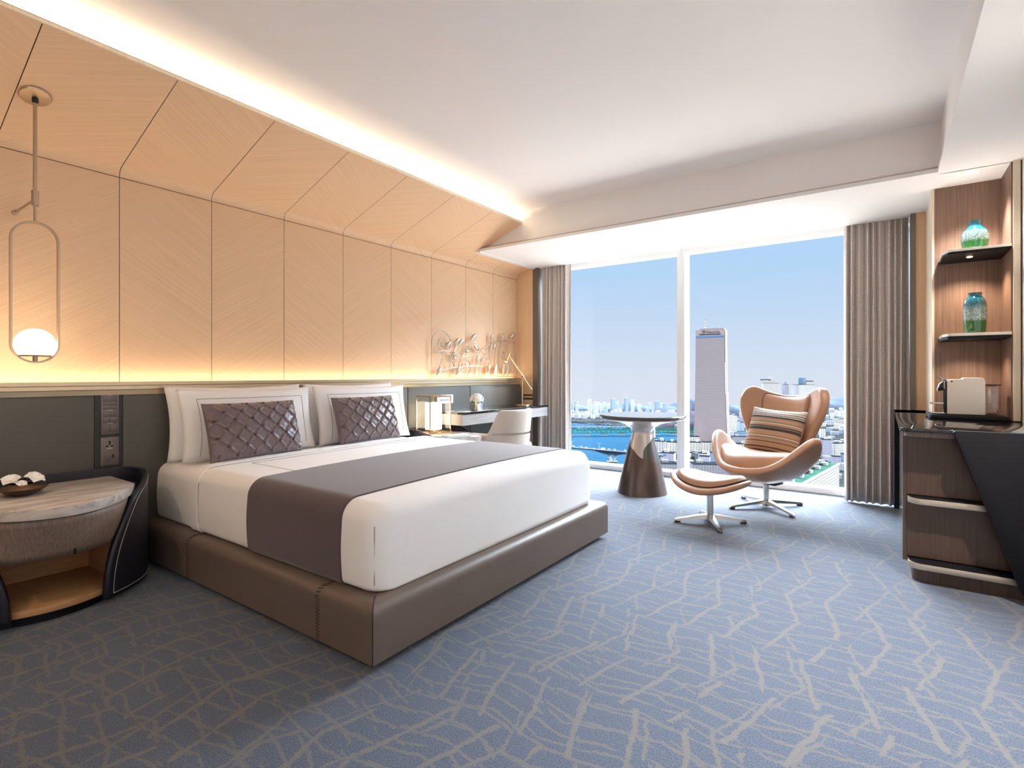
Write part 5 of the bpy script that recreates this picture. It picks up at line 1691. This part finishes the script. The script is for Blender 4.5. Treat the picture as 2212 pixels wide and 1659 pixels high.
# the tall gold tower with its sign
def tower():
    loc = cp(447, 1180, GZ)
    o = root('skyscraper', loc, 'very tall pinkish office tower with a rooftop sign and red white mast', 'skyscraper', rz=YAW - math.radians(29.5))
    W0, W1, D, H = 34.0, 30.0, 38.0, 250.5
    bm = bmesh.new()
    def ring(z, hw):
        return [bm.verts.new(p) for p in ((-hw, -D / 2, z), (hw, -D / 2, z), (hw, D / 2, z), (-hw, D / 2, z))]
    hs_ = [(0, 35.5), (50, 33.2), (110, 31.6), (180, 30.5), (H, 30.0)]
    rs = [ring(z, hw) for z, hw in hs_]
    for A, C in zip(rs, rs[1:]):
        for k in range(4):
            bm.faces.new([A[k], A[(k + 1) % 4], C[(k + 1) % 4], C[k]])
    bm.faces.new(rs[-1])
    obj('walls', bm, M['tower_face'], o, smooth=False, world=False)
    for (ya, yb_) in ((-D / 2, -D / 2 + 13), (D / 2 - 17, D / 2)):
        bm = bmesh.new()
        for (za, ha), (zb_, hb_) in zip(hs_, hs_[1:]):
            bm.faces.new([bm.verts.new(p) for p in ((ha + 0.6, ya, za), (ha + 0.6, yb_, za), (hb_ + 0.6, yb_, zb_), (hb_ + 0.6, ya, zb_))])
        obj('side_pier', bm, M['tower_side'], o, smooth=False, world=False, mods=(('SOLIDIFY', dict(thickness=1.2)),))
    bm = bmesh.new()
    for (za, ha), (zb_, hb_) in zip(hs_, hs_[1:]):
        bm.faces.new([bm.verts.new(p) for p in ((ha + 0.2, -D / 2 + 13, za), (ha + 0.2, D / 2 - 17, za), (hb_ + 0.2, D / 2 - 17, zb_), (hb_ + 0.2, -D / 2 + 13, zb_))])
    obj('side_stripe', bm, M['tower_stripe'], o, smooth=False, world=False)
    obj('blue_band', B(-29.9, 29.9, -D / 2 - 0.5, -D / 2 + 1, H - 17, H - 13), M['tower_blue'], o, smooth=False, world=False)
    obj('top_band', B(-30.2, 30.2, -D / 2 - 0.4, -D / 2 + 1, H - 13, H), M['tower_side'], o, smooth=False, world=False)
    obj('dark_band', B(-22.5, 22.5, -D / 2 - 0.9, -D / 2, H - 11.0, H - 9.0), M['sign_dark'], o, smooth=False, world=False)
    obj('roof_house', B(-22, 29, -D / 2 + 1, D / 2 - 6, H, H + 3.0), M['tower_face'], o, smooth=False, world=False)
    obj('roof_house', B(5, 18, -8, 8, H + 3, H + 5), M['apt_grey'], o, smooth=False, world=False)
    cu = bpy.data.curves.new('sign', 'FONT')
    cu.body = 'Hanwha'
    cu.size = 8.2
    cu.extrude = 0.2
    cu.align_x = 'CENTER'
    cu.space_character = 1.05
    cu.materials.append(M['sign_dark'])
    tmp_ = bpy.data.objects.new('sign_curve', cu)
    COL.objects.link(tmp_)
    me_ = bpy.data.meshes.new_from_object(tmp_.evaluated_get(bpy.context.evaluated_depsgraph_get()))
    bpy.data.objects.remove(tmp_)
    so_ = bpy.data.objects.new('sign', me_)
    COL.objects.link(so_)
    so_.parent = o
    so_.location = (6.5, -D / 2 - 0.8, H - 7.6)
    so_.rotation_euler = (PI / 2, 0, 0)
    so_['label'] = 'dark rooftop lettering reading Hanwha'
    bm = bmesh.new()
    for (x, z, r) in ((-14.2, H - 5.0, 3.1), (-11.4, H - 4.2, 2.4), (-13.2, H - 3.0, 1.9)):
        tube(bm, [(x + r * math.cos(2 * PI * k / 20), -D / 2 - 0.8, z + r * math.sin(2 * PI * k / 20)) for k in range(20)], 0.28, 5, closed=True)
    obj('sign_emblem', bm, M['sign_dark'], o, world=False)
    mx = -14.0
    for k in range(7):
        w_ = 1.1 - 0.1 * k
        obj('mast_section', B(mx - w_, mx + w_, -w_, w_, H + 3 + 3.2 * k, H + 6.2 + 3.2 * k), M['mast_red' if k % 2 == 0 else 'mast_white'], o, smooth=False, world=False)
    return o
tower()

# twin stepped apartment towers behind the armchair
def stepped(lat, d, label, w, h, flip):
    o = building(lat, d, w, 34, h, 'apt_white', label, 'stepped residential towers', rot=0.25 * flip, cap=[])
    o.name = 'residential_tower'
    f = flip
    obj('lift_tower', B(-4 * f - 6, -4 * f + 6, -10, 10, h, h + 24), M['apt_blue' if f > 0 else 'apt_white'], o, smooth=False, world=False)
    obj('crown_slab', B(min(f * 2, f * 30), max(f * 2, f * 30), -13, 13, h + 11, h + 13.5), M['roof_grey'], o, smooth=False, world=False)
    obj('upper_block', B(min(f * 2, f * 26), max(f * 2, f * 26), -12, 12, h, h + 9), M['apt_white'], o, smooth=False, world=False)
    obj('mast', tube(bmesh.new(), [(-4 * f, 0, h + 24), (-4 * f, 0, h + 34)], [0.8, 0.3], 6), M['apt_grey'], o, world=False)
    return o
stepped(884, 1800, 'white stepped apartment tower seen over the armchair ear nearer the skyscraper', 52, 122, -1)
stepped(996, 1800, 'blue and white stepped apartment tower seen over the armchair back near the curtain', 66, 117, 1)
building(921, 1850, 13, 20, 116, 'apt_blue', 'slim blue tower between the two stepped apartment towers', cap=[(0, 0, 5, 8, 4)])
building(938, 1805, 12, 20, 118, 'apt_grey', 'narrow grey tower just left of the blue and white stepped tower', cap=[(0, 0, 4, 6, 8)])

mid = [
 (280, 1002, 25, 14, 25, 'apt_grid', 'white balcony block on the riverbank beside the table stem', 0.35, None, [(0.2, 0, 6, 6, 5)]),
 (308, 1012, 20, 14, 22, 'apt_grid', 'white balcony block just left of the window mullion', 0.3, None, [(0.0, 0, 5, 6, 4)]),
 (315, 1165, 11, 10, 10, 'apt_white', 'small white riverside building below the concrete chimney', 0.1, None, []),
 (265, 893, 22, 18, 19, 'apt_lilac', 'lilac grey cube building in front of the white riverside blocks', 0.5, None, [(-0.1, 0, 7, 6, 5)]),
 (396, 1142, 20, 14, 17, 'apt_grid', 'white block at the foot of the skyscraper by the mullion', 0.2, None, []),
 (361, 1038, 21, 14, 18, 'apt_grid', 'white balcony slab right beside the mullion below the skyscraper', 0.25, None, [(0.2, 0, 5, 6, 4)]),
 (383, 1040, 15, 14, 18, 'apt_grid', 'second white balcony slab from the mullion below the skyscraper', 0.25, None, []),
 (401, 1042, 16, 14, 18, 'apt_grid', 'third white balcony slab from the mullion below the skyscraper', 0.25, None, [(0, 0, 5, 6, 4)]),
 (423, 1044, 18, 14, 17, 'apt_grid', 'fourth white balcony slab from the mullion, left of the armchair arm', 0.25, None, []),
 (335, 925, 14, 12, 13, 'apt_white', 'low white office left of the armchair arm above the dark roofs', 0.3, None, [(0.1, 0, 4, 5, 4)]),
 (351, 915, 13, 14, 16, 'apt_blue', 'small blue striped building beside the armchair arm', 0.3, None, []),
 (322, 880, 17, 14, 15, 'apt_lilac', 'lilac grey windowless building above the long dark roof', 0.45, None, []),
 (495, 1142, 35, 16, 17, 'apt_grey', 'grey office with rows of windows seen past the striped cushion', 0.15, None, [(-0.2, 0, 7, 7, 4)]),
 (552, 1259, 31, 20, 12, 'apt_blue', 'low hall with a teal roof behind the grey office', 0.15, 'roof_teal', []),
 (438, 1010, 24, 14, 19, 'apt_grid', 'white slab block seen through the gap beside the armchair seat', 0.25, None, [(0.2, 0, 5, 5, 4)]),
 (574, 1380, 9, 12, 47, 'apt_white', 'tall white apartment tower right beside the skyscraper', 0.3, None, []),
 (585, 1380, 8, 12, 45, 'apt_white', 'tall white apartment tower, second from the skyscraper', 0.3, None, []),
 (609, 1415, 9, 12, 26, 'apt_far_blue', 'blue tower third from the skyscraper', 0.3, None, []),
 (619, 1415, 9, 12, 23, 'apt_far_blue', 'shorter blue tower fourth from the skyscraper', 0.3, None, []),
 (608, 1348, 14, 12, 19, 'apt_far_blue', 'bright blue low block left of the armchair wing', 0.3, 'roof_teal', []),
 (748, 1268, 11, 12, 22, 'apt_white', 'lone white block right of the armchair wing', 0.3, None, []),
 (568, 952, 14, 13, 34, 'apt_lilac', 'lilac tower right of the armchair back with small windows', 0.15, None, [(0, 0, 6, 5, 3)]),
 (606, 979, 24, 14, 24, 'apt_grid', 'white balcony slab next to the right-hand curtain', -0.35, None, [(0.2, 0, 5, 5, 3)]),
 (566, 985, 16, 14, 19, 'apt_white', 'white slab between the armchair back and the lilac tower', 0.3, None, []),
 (548, 890, 12, 12, 13, 'apt_lilac', 'low pale lilac building above the green roof', 0.3, None, []),
 (575, 905, 14, 12, 15, 'apt_blue', 'small blue grey building near the curtain above the green roof', 0.3, None, []),
 (976, 1584, 11, 12, 22, 'apt_white', 'tall pale tower farthest left of the pair by the right curtain hills', 0.2, None, []),
 (989, 1584, 11, 12, 19, 'apt_white', 'pale tower touching the right curtain below the hills', 0.2, None, []),
 (957, 1584, 13, 12, 17, 'apt_far', 'squat pale block left of the tower pair below the right hills', 0.2, None, []),
]
for (lat, d, w, dp, h, m, lab, rot, roof, cap) in mid:
    building(lat, d, w, dp, h, m, lab, None, -rot, roof, cap)
# long low buildings with flat roofs at the bottom of the view
building(243, 806, 40, 24, 16, 'apt_grey', 'long low grey block with flat dark roof left of the mullion', None, -0.12, 'roof_grey', [(-0.2, 0.1, 9, 7, 4), (0.25, 0, 6, 6, 3)], 'low_block')
building(305, 800, 62, 24, 16, 'apt_grey', 'long low dark roofed block right of the mullion above the footstool', None, -0.12, 'roof_grey', [(-0.3, 0.1, 9, 7, 4), (0.2, 0, 8, 7, 3)], 'low_block')
# diagonal white slab with a green roof at the lower right
la, da, lb, db = 262, 505, 417, 671
L_ = math.hypot(lb - la, db - da)
an = math.atan2(db - da, lb - la)
gb = root('apartment_block', cp((la + lb) / 2 - 0.5 * 16 * math.sin(an), (da + db) / 2 + 0.5 * 16 * math.cos(an), -150), 'long diagonal white slab with a green roof below the armchair', 'building', None, YAW + an)
M['apt_slab'] = facade('slab_apartment', (0.50, 0.48, 0.44), (0.06, 0.06, 0.07), 4.6, 3.6, (0.12, 0.72), (0.35, 0.78))
obj('walls', B(-L_ / 2, L_ / 2, -8, 8, 0, 37), M['apt_slab'], gb, smooth=False, world=False)
obj('end_wall', B(L_ / 2, L_ / 2 + 1.0, -8.2, 8.2, 0, 37.5), M['apt_lilac'], gb, smooth=False, world=False)
obj('roof', B(-L_ / 2, L_ / 2, -8, 8, 37, 37.6), M['roof_green'], gb, smooth=False, world=False)
obj('parapet', B(-L_ / 2, L_ / 2 + 1, -8.6, -7.8, 36.0, 38.6), M['white'], gb, smooth=False, world=False)
for k in range(6):
    x = -L_ / 2 + L_ * (0.1 + 0.16 * k)
    obj('roof_house', B(x - 4, x + 4, 0, 6, 37.6, 41), M['apt_lilac'], gb, smooth=False, world=False)
ch_ = obj('chimney', lathe(bmesh.new(), [(2.2, 0), (1.7, 26), (0, 26)], cp(331, 1223), 12), M['white'])
tag(ch_, 'thin white chimney on the riverbank behind the table stem', 'chimney')

# countless small buildings of the city: individuals, sharing one look per area
PLACED = [(l_, d_, w_) for (l_, d_, w_, *_) in mid] + [(884, 1800, 60), (996, 1800, 70), (921, 1850, 13), (938, 1805, 12), (447, 1180, 70), (418, 1165, 50), (480, 1190, 50), (243, 806, 44), (290, 800, 44), (320, 800, 44), (331, 1223, 6)]
def scatter(n, lat_of, d_rng, w_rng, h_rng, kinds, label, group, seed, name='distant_building'):
    rnd = random.Random(seed)
    for k in range(n):
        for tries in range(60):
            d = rnd.uniform(*d_rng)
            lo_, hi_ = lat_of(d)
            lat = rnd.uniform(lo_, hi_)
            w = rnd.uniform(*w_rng)
            if all(abs(lat - a) > (w + b_) * 0.62 or abs(d - c_) > 9 + (w + b_) * 0.3 for a, c_, b_ in PLACED):
                break
        else:
            continue
        PLACED.append((lat, d, w))
        h = rnd.uniform(*h_rng) * (1.6 if rnd.random() < 0.12 else 1.0)
        m = rnd.choice(kinds)
        o = obj(name, B(-w / 2, w / 2, -5, 5, 0, h), M[m], smooth=False, world=False)
        o.location = cp(lat, d)
        o.rotation_euler = (0, 0, YAW + rnd.uniform(-0.5, 0.3))
        tag(o, label, 'building', group)
F = 1136.5
def lat_px(u0, u1):
    return lambda d: ((u0 - 1106) / F * d, (u1 - 1106) / F * d)
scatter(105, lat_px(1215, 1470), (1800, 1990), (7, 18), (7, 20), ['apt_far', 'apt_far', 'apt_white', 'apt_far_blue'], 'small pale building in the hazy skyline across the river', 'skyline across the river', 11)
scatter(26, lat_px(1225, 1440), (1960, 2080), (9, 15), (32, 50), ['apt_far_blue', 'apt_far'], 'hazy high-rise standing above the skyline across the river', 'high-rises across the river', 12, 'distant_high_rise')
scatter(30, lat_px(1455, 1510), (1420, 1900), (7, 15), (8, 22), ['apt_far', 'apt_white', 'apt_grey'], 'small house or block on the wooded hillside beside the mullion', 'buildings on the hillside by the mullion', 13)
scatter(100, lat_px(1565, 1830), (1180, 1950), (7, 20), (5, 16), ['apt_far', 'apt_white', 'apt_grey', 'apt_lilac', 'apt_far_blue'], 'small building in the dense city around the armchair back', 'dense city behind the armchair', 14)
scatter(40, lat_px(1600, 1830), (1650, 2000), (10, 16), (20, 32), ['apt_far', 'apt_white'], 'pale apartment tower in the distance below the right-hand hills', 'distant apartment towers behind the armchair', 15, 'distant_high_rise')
scatter(28, lat_px(1405, 1600), (840, 1120), (8, 16), (5, 11), ['apt_white', 'apt_grey', 'apt_lilac'], 'low building among the white balcony blocks near the river', 'low buildings near the riverbank', 16)
scatter(24, lat_px(1740, 1830), (760, 1150), (8, 18), (6, 14), ['apt_white', 'apt_grey', 'apt_lilac'], 'low building below the right-hand curtain edge', 'low buildings by the right curtain', 17)
# tree clumps
def trees(n, lat_of, d_rng, z, label, group, seed, r=(2.5, 4.5)):
    rnd = random.Random(seed)
    for k in range(n):
        d = rnd.uniform(*d_rng)
        lo_, hi_ = lat_of(d)
        lat = rnd.uniform(lo_, hi_)
        if any(abs(lat - a) < w / 2 + 7 and abs(d - c_) < 16 for a, c_, w in PLACED):
            continue
        PLACED.append((lat, d, 9))
        bm = bmesh.new()
        bmesh.ops.create_icosphere(bm, subdivisions=2, radius=rnd.uniform(*r))
        for v in bm.verts:
            v.co *= rnd.uniform(0.85, 1.15)
            v.co.z = v.co.z * 0.9 + 3.0
        o = obj('tree', bm, M['bank'], world=False, ang=180)
        o.location = cp(lat, d, z)
        tag(o, label, 'tree', group)
trees(60, lat_px(1405, 1600), (830, 1010), GZ, 'dark green tree among the blocks near the riverbank', 'trees near the riverbank', 21)
rnd = random.Random(22)
for k in range(12):
    q = 0.60 + 0.035 * k
    bm = bmesh.new()
    rt0 = rnd.uniform(1.2, 2.2)
    bmesh.ops.create_icosphere(bm, subdivisions=2, radius=rt0)
    for v in bm.verts:
        v.co *= rnd.uniform(0.85, 1.0)
        v.co.z += rt0 + 0.1
    o = obj('tree', bm, M['bank'], world=False, ang=180)
    o.location = cp(la + (lb - la) * q - 13 * math.sin(an), da + (db - da) * q + 13 * math.cos(an), -112.5)
    tag(o, 'small tree along the green roof of the diagonal white slab', 'tree', 'trees by the green roof')

# ------------------------------------------------------------------ bridges
def along(p, q, s):
    return (p[0] + (q[0] - p[0]) * s, p[1] + (q[1] - p[1]) * s)
def beam_between(bm, a, c_, w, h):
    """straight box girder between two world points"""
    d = c_ - a
    s = d.cross(Vector((0, 0, 1))).normalized() * (w / 2)
    up = Vector((0, 0, h))
    A = [bm.verts.new(x) for x in (a - s, a + s, a + s + up, a - s + up)]
    C = [bm.verts.new(x) for x in (c_ - s, c_ + s, c_ + s + up, c_ - s + up)]
    bm.faces.new(A[::-1]); bm.faces.new(C)
    for k in range(4):
        bm.faces.new([A[k], A[(k + 1) % 4], C[(k + 1) % 4], C[k]])
p0, p1 = (-60, 1075), (250, 862)
br = root('road_bridge', cp(174, 911), 'nearest grey road bridge with V shaped piers crossing the blue river', 'bridge')
bm = bmesh.new()
beam_between(bm, cp(*p0, -132.2), cp(*p1, -132.2), 16, 2.0)
obj('deck', bm, M['bridge_dark'], br, smooth=False)
pier_s = [(174 + 50 - 250 - 60 + 60 + 0, 0)]
for s in (0.155, 0.44, 0.755):
    la_, d_ = along(p0, p1, s)
    ln = Vector((p1[0] - p0[0], p1[1] - p0[1])).normalized()
    bm = bmesh.new()
    for sg in (-1, 1):
        a = cp(la_ + ln.x * 1.5 * sg, d_ + ln.y * 1.5 * sg, GZ)
        c_ = cp(la_ + ln.x * 9 * sg, d_ + ln.y * 9 * sg, -133)
        tube(bm, [a, c_], [2.2, 2.6], 6)
    box(bm, -9, 9, -4, 4, 0, 1.2, 0, 2, Matrix.Translation(cp(la_, d_, GZ)) @ Matrix.Rotation(YAW, 4, 'Z'))
    obj('pier', bm, M['concrete'], br, ang=30)
    # haunch under the deck
    bm = bmesh.new()
    poly = [(-34, 0), (34, 0), (10, -5.0), (-10, -5.0)]
    A = [bm.verts.new(cp(la_ + ln.x * x - ln.y * 6, d_ + ln.y * x + ln.x * 6, -132.2 + z)) for x, z in poly]
    C = [bm.verts.new(cp(la_ + ln.x * x + ln.y * 6, d_ + ln.y * x - ln.x * 6, -132.2 + z)) for x, z in poly]
    bm.faces.new(A); bm.faces.new(C[::-1])
    for k in range(4):
        bm.faces.new([A[k], A[(k + 1) % 4], C[(k + 1) % 4], C[k]])
    obj('haunch', bm, M['bridge_dark'], br, smooth=False)
bm = bmesh.new()
ln = Vector((p1[0] - p0[0], p1[1] - p0[1])).normalized()
beam_between(bm, cp(p0[0] - ln.y * -8, p0[1] + ln.x * -8, -130.2), cp(p1[0] - ln.y * -8, p1[1] + ln.x * -8, -130.2), 0.6, 1.0)
obj('railing', bm, M['concrete'], br, smooth=False)
for k, s in enumerate((0.40, 0.545, 0.69, 0.835)):
    la_, d_ = along(p0, p1, s + 0.0)
    o = root('street_lamp', cp(la_, d_, -130.2), 'twin armed street lamp standing on the nearest road bridge', 'street lamp', 'street lamps on the road bridge')
    bm = tube(bmesh.new(), [cp(la_, d_, -130.2), cp(la_, d_, -120)], 0.35, 5)
    obj('pole', bm, M['concrete'], o)
    bm = tube(bmesh.new(), [cp(la_ - 3.5, d_ + 2, -119.6), cp(la_, d_, -120.2), cp(la_ + 3.5, d_ - 2, -119.6)], 0.35, 5)
    obj('arm', bm, M['concrete'], o)
rnd = random.Random(31)
for k in range(16):
    la_, d_ = along(p0, p1, 0.34 + 0.036 * k + rnd.uniform(-0.012, 0.012))
    big = k == 10
    w_ = 7 if big else rnd.uniform(3.6, 4.8)
    bm = box(bmesh.new(), -w_ / 2, w_ / 2, -1, 1, 0.2, 3.2 if big else 1.0, 0.15)
    if not big:
        box(bm, -w_ / 4, w_ / 4, -0.9, 0.9, 0.95, 1.8, 0.2)
    off_ = rnd.choice((-5, -2, 2, 5))
    o = obj('truck' if big else 'car', bm, M['car'], world=False)
    o.location = cp(la_ - ln.y * off_, d_ + ln.x * off_, -130.2)
    o.rotation_euler = (0, 0, YAW + math.atan2(ln.y, ln.x))
    tag(o, 'white box truck on the nearest road bridge' if big else 'pale car driving over the nearest road bridge', 'truck' if big else 'car', None if big else 'cars on the road bridge')

def truss(name, q0, q1, zdeck, arcs, m, label, span, piers, top, amp, girder=2.0):
    o = root(name, cp(*along(q0, q1, 0.5)), label, 'bridge')
    bm = bmesh.new()
    beam_between(bm, cp(*q0, zdeck), cp(*q1, zdeck), 10, girder)
    obj('deck', bm, m, o, smooth=False)
    L = math.hypot(q1[0] - q0[0], q1[1] - q0[1])
    n = int(L / span)
    for side in (-5, 5):
        bm = bmesh.new()
        prev = None
        N = int(L / 6)
        lnn = Vector((q1[0] - q0[0], q1[1] - q0[1])).normalized()
        for k in range(N + 1):
            s = k / N
            a = along(q0, q1, s)
            ph = (s * L / span) % 1.0
            if arcs == 'arch':
                hgt = top * math.sin(PI * ph) + 0.3
            else:
                hgt = top + amp * max(0.0, 1 - abs(ph - 0.5) * 5.0)
            P_ = cp(a[0] - lnn.y * side, a[1] + lnn.x * side, zdeck + girder)
            T_ = P_ + Vector((0, 0, hgt))
            if prev:
                tube(bm, [prev[1], T_], 0.55, 4)
                if arcs != 'arch' or k % 2 == 0:
                    tube(bm, [prev[0] if k % 2 else P_, T_ if k % 2 else prev[1]], 0.5, 4)
            if arcs != 'arch' or k % 2 == 0:
                tube(bm, [P_, T_], 0.4, 4)
            prev = (P_, T_)
        obj('truss', bm, m, o, ang=30)
    for s in piers:
        a = along(q0, q1, s)
        bm = bmesh.new()
        for dl_ in (-4, 0, 4):
            tube(bm, [cp(a[0] + dl_ * 1.6, a[1], GZ - 1), cp(a[0] + dl_ * 1.6, a[1], zdeck)], [1.6, 1.3], 6)
        obj('pier', bm, M['concrete'], o, ang=30)
truss('truss_bridge', (90, 1300), (500, 1330), -143.5, 'truss', M['bridge_green'], 'green steel truss bridge crossing the river behind the table', 44, [0.02 + 0.107 * k for k in range(10)], 7.0, 6.0)
truss('arch_bridge', (60, 1470), (430, 1486), -147.0, 'arch', M['bridge_pale'], 'pale bridge with a chain of low arches beyond the green bridge', 46, [0.1 * k for k in range(11)], 9.5, 0)
truss('girder_bridge', (60, 1690), (420, 1650), -146.0, 'truss', M['bridge_pale'], 'farthest thin pale bridge close to the skyline', 40, [0.02 + 0.12 * k for k in range(9)], 1.0, 0.5)
